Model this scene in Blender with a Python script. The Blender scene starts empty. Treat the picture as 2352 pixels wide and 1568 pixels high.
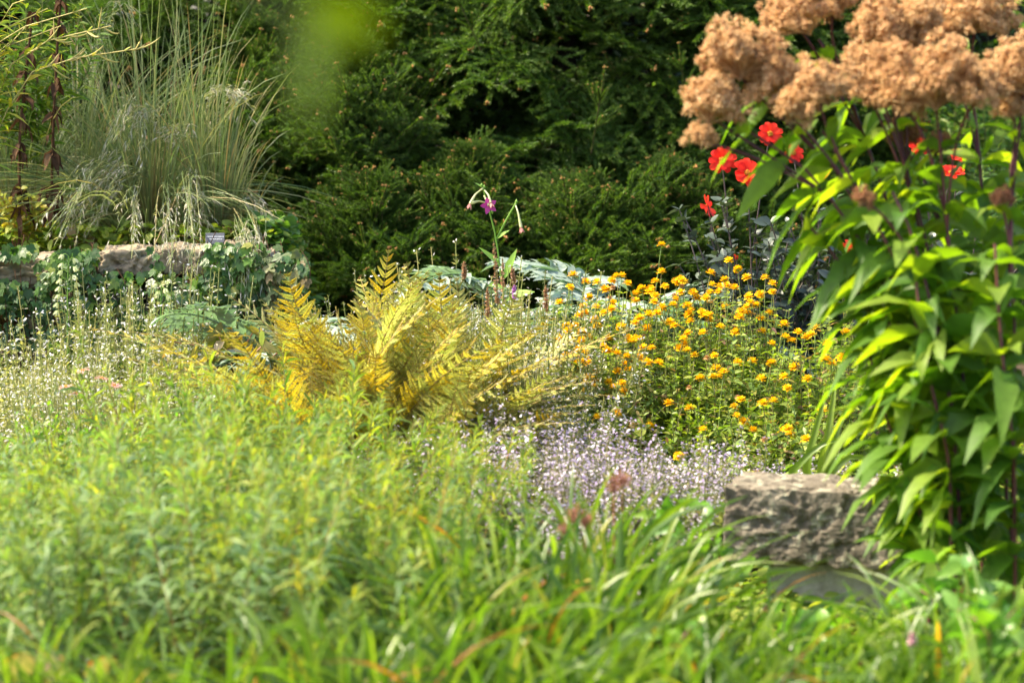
import bpy, bmesh, math
import numpy as np
from mathutils import Vector, Matrix, noise

# ------------------------------------------------------------------ camera, sky, sun, exposure
SC = bpy.context.scene
COL = SC.collection
CAM_Z, PITCH, HALF = 1.6, math.radians(6.1), 18.0 / 85.0
cam_data = bpy.data.cameras.new("camera")
cam_data.lens = 85.0
cam_data.sensor_width = 36.0
cam_data.clip_end = 500.0
cam_data.dof.use_dof = True
cam_data.dof.focus_distance = 9.3
cam_data.dof.aperture_fstop = 2.3
cam = bpy.data.objects.new("camera", cam_data)
COL.objects.link(cam)
cam.location = (0, 0, CAM_Z)
cam.rotation_euler = (math.pi / 2 - PITCH, 0, 0)
SC.camera = cam

SUN = Vector((-0.61, 0.07, 0.79)).normalized()          # direction to the sun: high, from the left, a little behind the bed
world = bpy.data.worlds.new("World")
SC.world = world
world.use_nodes = True
wn = world.node_tree.nodes
sky = wn.new("ShaderNodeTexSky")
sky.sky_type = 'NISHITA'
sky.sun_disc = False
sky.dust_density = 4.0
sky.ozone_density = 0.5
sky.sun_elevation = math.asin(SUN.z)
sky.sun_rotation = math.atan2(SUN.x, SUN.y)
bg = wn["Background"]
bg.inputs[1].default_value = 0.15
world.node_tree.links.new(sky.outputs[0], bg.inputs[0])
sun_data = bpy.data.lights.new("sun", 'SUN')
sun_data.energy = 3.5
sun_data.angle = math.radians(0.6)
sun_data.color = (1.0, 0.88, 0.65)
sun = bpy.data.objects.new("sun", sun_data)
sun.rotation_euler = SUN.to_track_quat('Z', 'Y').to_euler()
sun.location = (-8, 4, 12)
COL.objects.link(sun)

SC.view_settings.view_transform = 'Standard'
SC.view_settings.look = 'None'
SC.view_settings.gamma = 1.0
SC.view_settings.exposure = 1.76
cy = SC.cycles
cy.use_denoising = True
cy.max_bounces = 6
cy.diffuse_bounces = 3
cy.glossy_bounces = 2
cy.transmission_bounces = 4
cy.transparent_max_bounces = 4
cy.sample_clamp_indirect = 6.0

# ------------------------------------------------------------------ helpers
R = np.random.default_rng(11)
UPZ = np.array([0.0, 0.0, 1.0])
cP, sP = math.cos(PITCH), math.sin(PITCH)


def P(px, py, Y):
    """world point at depth Y seen at photo position (px, py) of a 2352 x 1568 picture"""
    a = (px - 1176) / 1176 * HALF
    b = (784 - py) / 1176 * HALF
    d = np.array([a, cP + b * sP, -sP + b * cP])
    return np.array([0, 0, CAM_Z]) + d * (Y / d[1])


def sstep(a, b, x):
    t = np.clip((x - a) / (b - a), 0, 1)
    return t * t * (3 - 2 * t)


def gz(x, y):
    bed = sstep(10.05, 10.25, y) * sstep(-0.72, -1.0, x) * 0.84
    low = sstep(9.6, 11.0, y) * 0.33
    slope = sstep(12.6, 24.0, y) * 4.2 * sstep(0.5, 2.0, x) + sstep(14, 26, y) * 1.0
    und = 0.03 * np.sin(x * 2.1 + 0.7) * np.cos(y * 1.7)
    return np.maximum(bed, low) + slope + und


def nrm(a):
    return a / np.maximum(np.linalg.norm(a, axis=-1, keepdims=True), 1e-9)


class Geo:
    """collects leaf strips and tubes into one mesh, with per-vertex rnd (colour choice) and t (root to tip)"""

    def __init__(self):
        self.V, self.F, self.M, self.A, self.T, self.n = [], [], [], [], [], 0

    def add(self, V, F, a, t, m=0):
        V = np.asarray(V, float).reshape(-1, 3)
        F = np.asarray(F, int)
        self.V.append(V)
        self.F.append(F + self.n)
        self.M.append(np.full(len(F), m, int))
        self.A.append(np.broadcast_to(np.asarray(a, float), (len(V),)))
        self.T.append(np.broadcast_to(np.asarray(t, float), (len(V),)))
        self.n += len(V)

    def mesh(self, name, mats):
        me = bpy.data.meshes.new(name)
        V = np.concatenate(self.V)
        tot = np.concatenate([np.full(len(f), f.shape[1]) for f in self.F])
        loops = np.concatenate([f.ravel() for f in self.F])
        start = np.concatenate([[0], np.cumsum(tot)[:-1]])
        me.vertices.add(len(V))
        me.vertices.foreach_set("co", V.ravel().astype(np.float32))
        me.loops.add(len(loops))
        me.loops.foreach_set("vertex_index", loops.astype(np.int32))
        me.polygons.add(len(tot))
        me.polygons.foreach_set("loop_start", start.astype(np.int32))
        me.polygons.foreach_set("loop_total", tot.astype(np.int32))
        me.polygons.foreach_set("material_index", np.concatenate(self.M).astype(np.int32))
        me.polygons.foreach_set("use_smooth", np.ones(len(tot), dtype=bool))
        for nm, arr in (("rnd", self.A), ("t", self.T)):
            at = me.attributes.new(nm, 'FLOAT', 'POINT')
            at.data.foreach_set("value", np.concatenate(arr).astype(np.float32))
        me.update(calc_edges=True)
        for m in (mats if isinstance(mats, (list, tuple)) else [mats]):
            me.materials.append(m)
        return me


LANCE = np.array([[0, .12], [.18, .7], [.42, 1], [.72, .62], [1, 0.02]])
LANCE3 = np.array([[0, .25], [.4, 1], [1, 0.03]])
OVATE = np.array([[0, .1], [.1, .6], [.3, 1], [.6, .85], [.85, .4], [1, .03]])
ROUND = np.array([[0, .25], [.12, .8], [.4, 1.0], [.7, .95], [.9, .6], [1, .1]])
STRAP = np.array([[0, .7], [.15, .95], [.35, 1], [.55, .95], [.75, .75], [.9, .42], [1, .03]])
PETAL = np.array([[0, .35], [.35, .8], [.7, 1], [.92, .8], [1, .35]])


def leaves(g, B, D, U, L, W, droop, rnd, prof, fold=0.0, mat=0, t0=0.0, t1=1.0, curl=0.0):
    B = np.asarray(B, float)
    N = len(B)
    D = nrm(np.asarray(D, float))
    U = np.broadcast_to(np.asarray(U, float), (N, 3))
    L, W, droop, rnd = [np.broadcast_to(np.asarray(q, float), (N,)) for q in (L, W, droop, rnd)]
    S = nrm(np.cross(D, U))
    s, w = prof[:, 0], prof[:, 1]
    K = len(s)
    L = L / (1 + .48 * np.abs(droop) ** 1.3)
    pos = B[:, None] + D[:, None] * (L[:, None] * s)[..., None]
    pos[..., 2] -= (droop * L)[:, None] * s ** 2
    T = np.broadcast_to(D[:, None], (N, K, 3)).copy()
    T[..., 2] -= 2 * droop[:, None] * s
    Nn = nrm(np.cross(np.broadcast_to(S[:, None], T.shape), T))
    hw = (W / 2)[:, None] * w
    if curl:
        ph = R.uniform(0, 6.28, N)[:, None]
        pos = pos + Nn * (np.sin(ph + s * 7.0) * curl * L[:, None] * s)[..., None]
    if fold:
        lf = pos - S[:, None] * hw[..., None] + Nn * (hw * fold)[..., None]
        rt = pos + S[:, None] * hw[..., None] + Nn * (hw * fold)[..., None]
        V = np.stack([lf, pos, rt], 2)
        C = 3
    else:
        V = np.stack([pos - S[:, None] * hw[..., None], pos + S[:, None] * hw[..., None]], 2)
        C = 2
    base = (np.arange(N) * K * C)[:, None, None]
    k = (np.arange(K - 1) * C)[None, :, None]
    c = np.arange(C - 1)[None, None, :]
    a = base + k + c
    F = np.stack([a, a + 1, a + C + 1, a + C], -1).reshape(-1, 4)
    rr = np.repeat(rnd, K * C)
    tt = np.tile(np.repeat(t0 + (t1 - t0) * s, C), N)
    g.add(V, F, rr, tt, mat)


def tubes(g, paths, rad, sides=4, mat=0, rnd=0.5):
    paths = np.asarray(paths, float)
    N, K, _ = paths.shape
    rad = np.broadcast_to(np.asarray(rad, float), (N, K))
    T = nrm(np.gradient(paths, axis=1))
    ref = np.where(np.abs(T[..., 2:3]) > .9, np.array([1.0, 0.1, 0]), UPZ)
    A = nrm(np.cross(T, ref))
    Bv = np.cross(T, A)
    an = np.arange(sides) * 2 * math.pi / sides
    V = paths[:, :, None] + rad[:, :, None, None] * (A[:, :, None] * np.cos(an)[:, None] + Bv[:, :, None] * np.sin(an)[:, None])
    base = (np.arange(N) * K * sides)[:, None, None]
    k = (np.arange(K - 1) * sides)[None, :, None]
    c = np.arange(sides)[None, None, :]
    c2 = (c + 1) % sides
    F = np.stack([base + k + c, base + k + c2, base + k + sides + c2, base + k + sides + c], -1).reshape(-1, 4)
    rr = np.repeat(np.broadcast_to(np.asarray(rnd, float), (N,)), K * sides)
    tt = np.tile(np.repeat(np.linspace(0, 1, K), sides), N)
    g.add(V, F, rr, tt, mat)


def along(paths, s):
    N, K, _ = paths.shape
    x = np.clip(s, 0, 0.9999) * (K - 1)
    i = x.astype(int)
    f = (x - i)[..., None]
    n = np.arange(N)[:, None]
    p0, p1 = paths[n, i], paths[n, i + 1]
    return p0 + (p1 - p0) * f, nrm(p1 - p0)


def stemleaves(g, paths, M, s0, s1, L, W, ang, droop, prof, fold=.2, phyl='spiral', rnd=(0, 1), mat=0, Lend=.6, jit=.25, curl=0.0, Lmid=None):
    N = len(paths)
    q = np.linspace(0, 1, M)[None] + R.uniform(-.3, .3, (N, M)) / M
    s = np.clip(s0 + (s1 - s0) * q, 0, 1)
    pos, T = along(paths, s)
    k = {'spiral': 1, 'opposite': 2, 'whorl': 4, 'whorl5': 5}[phyl]
    j = np.arange(M)[None]
    ph = R.uniform(0, 6.28, (N, 1))
    step = 2.4 if k == 1 else (math.pi / k)
    az = (ph + j * step)[..., None] + np.arange(k) * 2 * math.pi / k + R.normal(0, .2, (N, M, k))
    ref = np.where(np.abs(T[..., 2:3]) > .95, np.array([1.0, 0.2, 0]), UPZ)
    A = nrm(np.cross(T, ref))
    Bv = np.cross(T, A)
    rad = A[:, :, None] * np.cos(az)[..., None] + Bv[:, :, None] * np.sin(az)[..., None]
    an = ang + R.normal(0, .18, az.shape)
    Tk = np.broadcast_to(T[:, :, None], rad.shape)
    D = Tk * np.cos(an)[..., None] + rad * np.sin(an)[..., None] + R.normal(0, jit * .4, rad.shape)
    sc = (1 + (Lend - 1) * q)
    if Lmid is not None:
        sc = np.interp(q, [0, .5, 1], [1, Lmid, Lend])
    sc = sc[..., None] * R.uniform(.75, 1.2, az.shape)
    B = np.broadcast_to(pos[:, :, None], rad.shape).reshape(-1, 3)
    U = (Tk + R.normal(0, jit, rad.shape)).reshape(-1, 3)
    n = len(B)
    leaves(g, B, D.reshape(-1, 3), U, (L * sc).ravel(), (W * sc).ravel(), droop * R.uniform(.5, 1.5, n), R.uniform(rnd[0], rnd[1], n), prof, fold, mat, curl=curl)


def bez(p0, p1, p2, K=8):
    p0, p1, p2 = [np.asarray(p, float) for p in (p0, p1, p2)]
    t = np.linspace(0, 1, K).reshape((K,) + (1,) * 1)
    if p0.ndim == 2:
        p0, p1, p2 = p0[:, None], p1[:, None], p2[:, None]
        t = t[None]
    return (1 - t) ** 2 * p0 + 2 * t * (1 - t) * p1 + t * t * p2


def curve_through(pts, K=12):
    pts = np.asarray(pts, float)
    d = np.concatenate([[0], np.cumsum(np.linalg.norm(np.diff(pts, axis=0), axis=1))])
    # Catmull-Rom style smoothing by dense linear interpolation and averaging
    s = np.linspace(0, d[-1], K * 3)
    q = np.stack([np.interp(s, d, pts[:, i]) for i in range(3)], 1)
    for _ in range(4):
        q[1:-1] = (q[:-2] + 2 * q[1:-1] + q[2:]) / 4
    return q[np.linspace(0, len(q) - 1, K).astype(int)]


def bumps(g, C, r, mat=0, rnd=0.5, squash=1.0):
    """small octahedra: buds, berries, tiny flower heads"""
    C = np.asarray(C, float)
    N = len(C)
    r = np.broadcast_to(np.asarray(r, float), (N,))
    o = np.array([[1, 0, 0], [0, 1, 0], [-1, 0, 0], [0, -1, 0], [0, 0, squash], [0, 0, -squash]], float)
    V = C[:, None] + o[None] * r[:, None, None]
    f = np.array([[0, 1, 4], [1, 2, 4], [2, 3, 4], [3, 0, 4], [1, 0, 5], [2, 1, 5], [3, 2, 5], [0, 3, 5]])
    F = (np.arange(N) * 6)[:, None, None] + f[None]
    g.add(V, F.reshape(-1, 3), np.repeat(np.broadcast_to(np.asarray(rnd, float), (N,)), 6), 0.5, mat)


# ------------------------------------------------------------------ objects and properties
def tag(o, label=None, cat=None, group=None, kind=None):
    if label:
        o["label"] = label
    if cat:
        o["category"] = cat
    if group:
        o["group"] = group
    if kind or label:
        o["kind"] = kind or "thing"
    return o


def thing(name, label, cat, loc=(0, 0, 0), group=None, rotz=0.0, scale=1.0):
    o = bpy.data.objects.new(name, None)
    o.empty_display_size = 0.1
    COL.objects.link(o)
    o.location = [float(v) for v in loc]
    o.rotation_euler = (0, 0, rotz)
    o.scale = (scale,) * 3
    return tag(o, label, cat, group)


def put(name, me, parent=None, loc=(0, 0, 0), rot=(0, 0, 0), scale=1.0):
    o = bpy.data.objects.new(name, me)
    COL.objects.link(o)
    o.parent = parent
    o.location = [float(v) for v in loc]
    o.rotation_euler = rot
    o.scale = (scale,) * 3 if not hasattr(scale, '__len__') else scale
    return o


def obj(name, g, mats, parent=None, **kw):
    return put(name, g.mesh(name, mats), parent, **kw)


def kids(o):
    return [c for c in bpy.data.objects if c.parent == o]


def dup(root, children, loc, rotz, scale, label):
    """a copy of a thing with copies of its parts"""
    r = root.copy()
    COL.objects.link(r)
    r.location = [float(v) for v in loc]
    r.rotation_euler = (0, 0, rotz)
    r.scale = (scale[0], scale[0], scale[1]) if hasattr(scale, '__len__') else (scale,) * 3
    r["label"] = label
    for c in children:
        d = c.copy()
        COL.objects.link(d)
        d.parent = r
    return r


ORD = ("first second third fourth fifth sixth seventh eighth ninth tenth eleventh twelfth thirteenth fourteenth "
       "fifteenth sixteenth seventeenth eighteenth nineteenth twentieth").split()

# ------------------------------------------------------------------ materials


def nodes_of(name):
    m = bpy.data.materials.new(name)
    m.use_nodes = True
    nt = m.node_tree
    return m, nt, nt.nodes, nt.links, nt.nodes["Principled BSDF"], nt.nodes["Material Output"]


def leafmat(name, stops, tip=None, tip_from=.55, root=None, trans=.4, tcol=(1.7, 1.9, .5), rough=.45, spec=.35, var=.25, mottle=.18, mscale=55, vein=0.0):
    m, nt, N, Lk, bsdf, out = nodes_of(name)
    at = N.new("ShaderNodeAttribute"); at.attribute_name = "rnd"
    oi = N.new("ShaderNodeObjectInfo")
    ma = N.new("ShaderNodeMath"); ma.operation = 'MULTIPLY_ADD'
    ma.inputs[1].default_value = var
    ma.inputs[2].default_value = -var / 2
    Lk.new(oi.outputs["Random"], ma.inputs[0])
    ad = N.new("ShaderNodeMath"); ad.operation = 'ADD'; ad.use_clamp = True
    Lk.new(at.outputs["Fac"], ad.inputs[0]); Lk.new(ma.outputs[0], ad.inputs[1])
    rp = N.new("ShaderNodeValToRGB")
    el = rp.color_ramp.elements
    while len(el) < len(stops):
        el.new(0.5)
    for e, (p, c) in zip(el, stops):
        e.position = p
        e.color = (*c, 1)
    Lk.new(ad.outputs[0], rp.inputs[0])
    col = rp.outputs[0]
    att = N.new("ShaderNodeAttribute"); att.attribute_name = "t"

    def mixin(col, c, a, b):
        mr = N.new("ShaderNodeMapRange")
        mr.inputs["From Min"].default_value = a
        mr.inputs["From Max"].default_value = b
        Lk.new(att.outputs["Fac"], mr.inputs[0])
        mx = N.new("ShaderNodeMix"); mx.data_type = 'RGBA'
        Lk.new(mr.outputs[0], mx.inputs[0])
        Lk.new(col, mx.inputs[6])
        mx.inputs[7].default_value = (*c, 1)
        return mx.outputs[2]
    if tip:
        col = mixin(col, tip, tip_from, 1.0)
    if root:
        col = mixin(col, root, .35, 0.0)
    if mottle:
        tc = N.new("ShaderNodeTexCoord")
        nz = N.new("ShaderNodeTexNoise")
        nz.inputs["Scale"].default_value = mscale
        nz.inputs["Detail"].default_value = 3
        Lk.new(tc.outputs["Object"], nz.inputs["Vector"])
        mr = N.new("ShaderNodeMapRange")
        mr.inputs["From Min"].default_value = .25; mr.inputs["From Max"].default_value = .75
        mr.inputs["To Min"].default_value = 1 - mottle; mr.inputs["To Max"].default_value = 1 + mottle
        Lk.new(nz.outputs[0], mr.inputs[0])
        vm = N.new("ShaderNodeVectorMath"); vm.operation = 'SCALE'
        Lk.new(col, vm.inputs[0]); Lk.new(mr.outputs[0], vm.inputs["Scale"])
        col = vm.outputs[0]
    Lk.new(col, bsdf.inputs["Base Color"])
    bsdf.inputs["Roughness"].default_value = rough
    bsdf.inputs["Specular IOR Level"].default_value = spec
    if trans:
        tv = N.new("ShaderNodeVectorMath"); tv.operation = 'MULTIPLY'
        Lk.new(col, tv.inputs[0]); tv.inputs[1].default_value = tcol
        tr = N.new("ShaderNodeBsdfTranslucent")
        Lk.new(tv.outputs[0], tr.inputs[0])
        mx = N.new("ShaderNodeMixShader"); mx.inputs[0].default_value = trans
        Lk.new(bsdf.outputs[0], mx.inputs[1]); Lk.new(tr.outputs[0], mx.inputs[2])
        Lk.new(mx.outputs[0], out.inputs[0])
    return m


def stonemat(name, c0, c1, c2, scale=9, bump=.6, lichen=None):
    m, nt, N, Lk, bsdf, out = nodes_of(name)
    tc = N.new("ShaderNodeTexCoord")
    n1 = N.new("ShaderNodeTexNoise"); n1.inputs["Scale"].default_value = scale; n1.inputs["Detail"].default_value = 8; n1.inputs["Roughness"].default_value = .7
    n2 = N.new("ShaderNodeTexNoise"); n2.inputs["Scale"].default_value = scale * 9; n2.inputs["Detail"].default_value = 5
    for n in (n1, n2):
        Lk.new(tc.outputs["Object"], n.inputs["Vector"])
    rp = N.new("ShaderNodeValToRGB")
    el = rp.color_ramp.elements
    el.new(.5)
    for e, p, c in zip(el, (.3, .5, .68), (c0, c1, c2)):
        e.position = p; e.color = (*c, 1)
    ad = N.new("ShaderNodeMath"); ad.operation = 'MULTIPLY_ADD'; ad.inputs[1].default_value = .35; 
    Lk.new(n2.outputs[0], ad.inputs[0])
    sb = N.new("ShaderNodeMath"); sb.operation = 'SUBTRACT'; sb.inputs[1].default_value = .175
    Lk.new(n1.outputs[0], sb.inputs[0]); Lk.new(sb.outputs[0], ad.inputs[2])
    Lk.new(ad.outputs[0], rp.inputs[0])
    col = rp.outputs[0]
    if lichen:
        v = N.new("ShaderNodeTexNoise"); v.inputs["Scale"].default_value = scale * 2.3; v.inputs["Detail"].default_value = 6
        Lk.new(tc.outputs["Object"], v.inputs["Vector"])
        mr = N.new("ShaderNodeMapRange"); mr.inputs["From Min"].default_value = .56; mr.inputs["From Max"].default_value = .66
        Lk.new(v.outputs[0], mr.inputs[0])
        mx = N.new("ShaderNodeMix"); mx.data_type = 'RGBA'
        Lk.new(mr.outputs[0], mx.inputs[0]); Lk.new(col, mx.inputs[6]); mx.inputs[7].default_value = (*lichen, 1)
        col = mx.outputs[2]
    Lk.new(col, bsdf.inputs["Base Color"])
    bsdf.inputs["Roughness"].default_value = .95
    bsdf.inputs["Specular IOR Level"].default_value = .15
    bp = N.new("ShaderNodeBump"); bp.inputs["Strength"].default_value = bump; bp.inputs["Distance"].default_value = .012
    Lk.new(ad.outputs[0], bp.inputs["Height"]); Lk.new(bp.outputs[0], bsdf.inputs["Normal"])
    return m


def plain(name, c, rough=.6, spec=.3):
    m, nt, N, Lk, bsdf, out = nodes_of(name)
    tc = N.new("ShaderNodeTexCoord")
    nz = N.new("ShaderNodeTexNoise"); nz.inputs["Scale"].default_value = 40
    Lk.new(tc.outputs["Object"], nz.inputs["Vector"])
    rp = N.new("ShaderNodeValToRGB")
    rp.color_ramp.elements[0].color = (*[v * .75 for v in c], 1)
    rp.color_ramp.elements[1].color = (*[min(1, v * 1.2) for v in c], 1)
    Lk.new(nz.outputs[0], rp.inputs[0]); Lk.new(rp.outputs[0], bsdf.inputs["Base Color"])
    bsdf.inputs["Roughness"].default_value = rough
    bsdf.inputs["Specular IOR Level"].default_value = spec
    return m


M = {}
M['soil'] = stonemat("soil", (.025, .018, .011), (.05, .036, .022), (.09, .07, .045), 14, .8)
M['needle'] = leafmat("spruce_needles", [(0, (.042, .09, .014)), (.6, (.075, .145, .02)), (1, (.14, .21, .03))], trans=.22, rough=.5, spec=.3, var=.3, mottle=0)
M['bud'] = leafmat("spruce_buds", [(0, (.20, .085, .018)), (1, (.36, .17, .04))], trans=0, mottle=0)
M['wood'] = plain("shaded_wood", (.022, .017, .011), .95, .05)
M['twig'] = plain("spruce_twig", (.07, .06, .025), .9, .1)
M['bark'] = plain("brown_bark", (.09, .05, .028), .9, .1)
M['backdrop_hedge'] = leafmat("dark_hedge_leaf", [(0, (.012, .03, .01)), (1, (.03, .07, .018))], trans=.2, mottle=0)
M['amsonia'] = leafmat("willowy_leaf", [(0, (.08, .165, .045)), (.4, (.15, .24, .05)), (.75, (.25, .33, .055)), (1, (.40, .37, .05))], trans=.42, tcol=(1.7, 1.7, .4), rough=.5, spec=.3, var=.35, mottle=.1, mscale=8)
M['amsonia_blue'] = leafmat("blue_green_willowy_leaf", [(0, (.08, .16, .075)), (.4, (.14, .235, .10)), (.8, (.23, .33, .14)), (1, (.34, .36, .10))], trans=.42, tcol=(1.6, 1.7, .4), rough=.5, spec=.3, var=.35, mottle=.1, mscale=8)
M['amsonia_stem'] = leafmat("willowy_stem", [(0, (.14, .16, .04)), (.7, (.25, .16, .06)), (1, (.35, .15, .06))], trans=0, mottle=0)
M['strap'] = leafmat("strap_leaf", [(0, (.045, .10, .014)), (.5, (.10, .175, .02)), (.86, (.19, .26, .028)), (.91, (.4, .30, .03)), (.96, (.45, .18, .03)), (1, (.30, .12, .03))], trans=.42, rough=.35, spec=.5, var=.08, mottle=.08, mscale=10)
M['grass'] = leafmat("blue_grass", [(0, (.11, .17, .06)), (.5, (.19, .24, .095)), (.8, (.27, .28, .12)), (1, (.36, .25, .11))], trans=.3, tcol=(1.3, 1.4, .8), rough=.5, root=(.2, .13, .06), var=.2, mottle=0)
M['grass_head'] = leafmat("silver_seed_heads", [(0, (.30, .33, .27)), (1, (.44, .38, .32))], trans=.3, mottle=0)
M['jp_leaf'] = leafmat("joe_pye_leaf", [(0, (.062, .145, .02)), (.6, (.105, .20, .026)), (1, (.19, .27, .034))], trans=.52, tcol=(2.6, 2.4, .25), rough=.5, spec=.38, var=.25, mottle=.2, mscale=30)
M['jp_stem'] = leafmat("purple_stem", [(0, (.07, .02, .03)), (1, (.12, .035, .03))], trans=0, mottle=0, rough=.5)
M['jp_head'] = leafmat("faded_flower_fluff", [(0, (.43, .235, .115)), (.4, (.62, .39, .18)), (.8, (.75, .53, .265)), (1, (.87, .71, .44))], trans=.3, tcol=(1.2, 1.1, .9), rough=.9, spec=.05, var=.25, mottle=0)
M['jp_old'] = leafmat("withered_flower_fluff", [(0, (.25, .11, .06)), (1, (.42, .22, .10))], trans=.25, tcol=(1.2, 1.1, .9), rough=.9, spec=.05, mottle=0)
M['hel_leaf'] = leafmat("sunflower_leaf", [(0, (.12, .2, .045)), (.5, (.22, .30, .05)), (.85, (.33, .36, .06)), (.93, (.26, .18, .07)), (1, (.2, .11, .08))], trans=.4, var=.15, mottle=.1)
M['hel_stem'] = leafmat("sunflower_stem", [(0, (.13, .2, .05)), (1, (.22, .2, .07))], trans=0, mottle=0)
M['hel_petal'] = leafmat("yellow_petal", [(0, (.80, .42, .004)), (.5, (.86, .53, .006)), (1, (.88, .60, .01))], trans=.3, tcol=(1.05, 1.0, .8), rough=.6, spec=.2, var=.35, mottle=0)
M['hel_disc'] = leafmat("orange_disc", [(0, (.55, .2, .01)), (1, (.7, .3, .01))], trans=0, mottle=0)
M['hel_dead'] = leafmat("withered_petal", [(0, (.3, .14, .05)), (1, (.45, .22, .08))], trans=.1, mottle=0)
M['fern_gold'] = leafmat("golden_frond", [(0, (.48, .36, .02)), (.35, (.49, .43, .045)), (.7, (.47, .46, .11)), (1, (.34, .41, .12))], trans=.4, tcol=(1.4, 1.3, .6), rough=.6, spec=.25, var=.5, mottle=.2, mscale=14)
M['fern_pale'] = leafmat("pale_green_frond", [(0, (.27, .31, .09)), (.5, (.40, .42, .16)), (1, (.55, .52, .25))], trans=.4, tcol=(1.3, 1.4, .6), rough=.6, spec=.25, var=.5, mottle=.2, mscale=14)
M['fern_green'] = leafmat("green_frond", [(0, (.05, .12, .03)), (1, (.10, .2, .05))], trans=.4, var=.3, mottle=0)
M['fern_stalk'] = leafmat("frond_stalk", [(0, (.25, .16, .05)), (1, (.3, .24, .07))], trans=0, mottle=0)
M['cardoon'] = leafmat("silver_leaf", [(0, (.17, .24, .18)), (.5, (.25, .32, .26)), (1, (.36, .42, .37))], trans=.25, tcol=(.8, 1.2, .5), rough=.5, spec=.35, var=.2, mottle=.12, mscale=20)
M['cal_leaf'] = leafmat("calamint_leaf", [(0, (.15, .21, .06)), (.5, (.27, .31, .11)), (1, (.42, .40, .17))], trans=.4, tcol=(1.4, 1.4, .7), var=.4, mottle=0)
M['cal_leaf2'] = leafmat("grey_calamint_leaf", [(0, (.12, .16, .06)), (.5, (.2, .22, .10)), (1, (.32, .28, .14))], trans=.4, tcol=(1.4, 1.4, .8), var=.3, mottle=0)
M['cal_white'] = leafmat("white_floret", [(0, (.68, .65, .6)), (1, (.85, .84, .82))], trans=.35, tcol=(1, 1, 1), mottle=0)
M['cal_lilac'] = leafmat("lilac_floret", [(0, (.46, .34, .60)), (.5, (.62, .52, .70)), (1, (.80, .75, .81))], trans=.35, tcol=(1, 1, 1), mottle=0)
M['dah_leaf'] = leafmat("dusky_leaf", [(0, (.035, .05, .04)), (.6, (.06, .085, .065)), (1, (.09, .12, .09))], trans=.15, rough=.4, spec=.5, var=.2, mottle=.1)
M['dah_stem'] = leafmat("dusky_stem", [(0, (.07, .05, .05)), (1, (.12, .10, .09))], trans=0, mottle=0)
M['dah_petal'] = leafmat("red_petal", [(0, (.72, .018, .01)), (1, (.85, .05, .02))], trans=.4, tcol=(1.1, 1.2, 1), rough=.5, spec=.25, mottle=.06)
M['dah_eye'] = leafmat("orange_eye", [(0, (.6, .22, .02)), (1, (.75, .36, .03))], trans=0, mottle=0)
M['near_leaf'] = leafmat("olive_leaf", [(0, (.055, .105, .002)), (1, (.095, .135, .003))], trans=.5, tcol=(1.8, 1.7, .3), spec=.1, mottle=.1)
M['nic_green'] = leafmat("tobacco_green", [(0, (.16, .30, .05)), (1, (.26, .40, .09))], trans=.35, mottle=0)
M['nic_tube'] = leafmat("pale_tube", [(0, (.5, .55, .25)), (1, (.62, .62, .36))], trans=.3, tcol=(1, 1, .8), mottle=0)
M['nic_pink'] = leafmat("magenta_petal", [(0, (.36, .03, .22)), (1, (.5, .07, .32))], trans=.35, tcol=(1.1, 1, 1), mottle=0)
M['nic_fade'] = leafmat("faded_pink_petal", [(0, (.5, .2, .18)), (1, (.6, .3, .26))], trans=.35, tcol=(1, 1, 1), mottle=0)
M['dry'] = leafmat("dry_brown_leaf", [(0, (.045, .026, .015)), (.7, (.10, .055, .03)), (1, (.18, .11, .06))], trans=.15, tcol=(1.2, 1, .7), mottle=.2, rough=.9, spec=.05)
M['spent'] = leafmat("spent_spike", [(0, (.30, .16, .08)), (1, (.48, .28, .15))], trans=.2, tcol=(1, 1, 1), mottle=0)
M['purple'] = leafmat("purple_floret", [(0, (.42, .14, .5)), (1, (.55, .25, .6))], trans=.3, tcol=(1, 1, 1), mottle=0)
M['yel_leaf'] = leafmat("yellow_green_leaf", [(0, (.12, .26, .03)), (.5, (.26, .34, .035)), (1, (.45, .38, .05))], trans=.42, tcol=(1.4, 1.4, .5), mottle=.1)
M['pod'] = leafmat("pale_yellow_pod", [(0, (.42, .38, .10)), (1, (.55, .46, .16))], trans=.2, tcol=(1, 1, .7), mottle=0)
M['peo_leaf'] = leafmat("autumn_leaf", [(0, (.16, .24, .04)), (.35, (.33, .32, .05)), (.6, (.36, .34, .14)), (1, (.42, .32, .22))], tip=(.45, .26, .10), tip_from=.7, trans=.35, tcol=(1.3, 1.2, .5), rough=.35, spec=.5, mottle=.15)
M['red_stem'] = leafmat("red_brown_stem", [(0, (.25, .09, .05)), (1, (.36, .16, .09))], trans=0, mottle=0)
M['ivy'] = leafmat("ivy_leaf", [(0, (.04, .10, .025)), (.5, (.075, .165, .03)), (.8, (.13, .24, .035)), (1, (.26, .24, .05))], trans=.35, rough=.4, spec=.45, mottle=.15)
M['ivy_dark'] = leafmat("dark_ivy_leaf", [(0, (.04, .10, .03)), (.6, (.075, .16, .045)), (1, (.15, .23, .07))], trans=.25, rough=.4, spec=.45, mottle=.15)
M['vine_pale'] = leafmat("pale_vine_leaf", [(0, (.06, .11, .035)), (.6, (.11, .15, .05)), (1, (.22, .15, .08))], trans=.3, mottle=.15)
M['lily_bell'] = leafmat("pale_green_bell", [(0, (.45, .55, .25)), (1, (.66, .7, .46))], trans=.4, tcol=(1, 1, .7), mottle=0)
M['pinkdaisy'] = leafmat("pink_ray", [(0, (.68, .3, .3)), (1, (.75, .42, .42))], trans=.35, tcol=(1, 1, 1), mottle=0)
M['redfluff'] = leafmat("red_brown_fluff", [(0, (.34, .13, .08)), (1, (.46, .22, .15))], trans=.45, tcol=(1, 1, 1), mottle=0)
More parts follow.
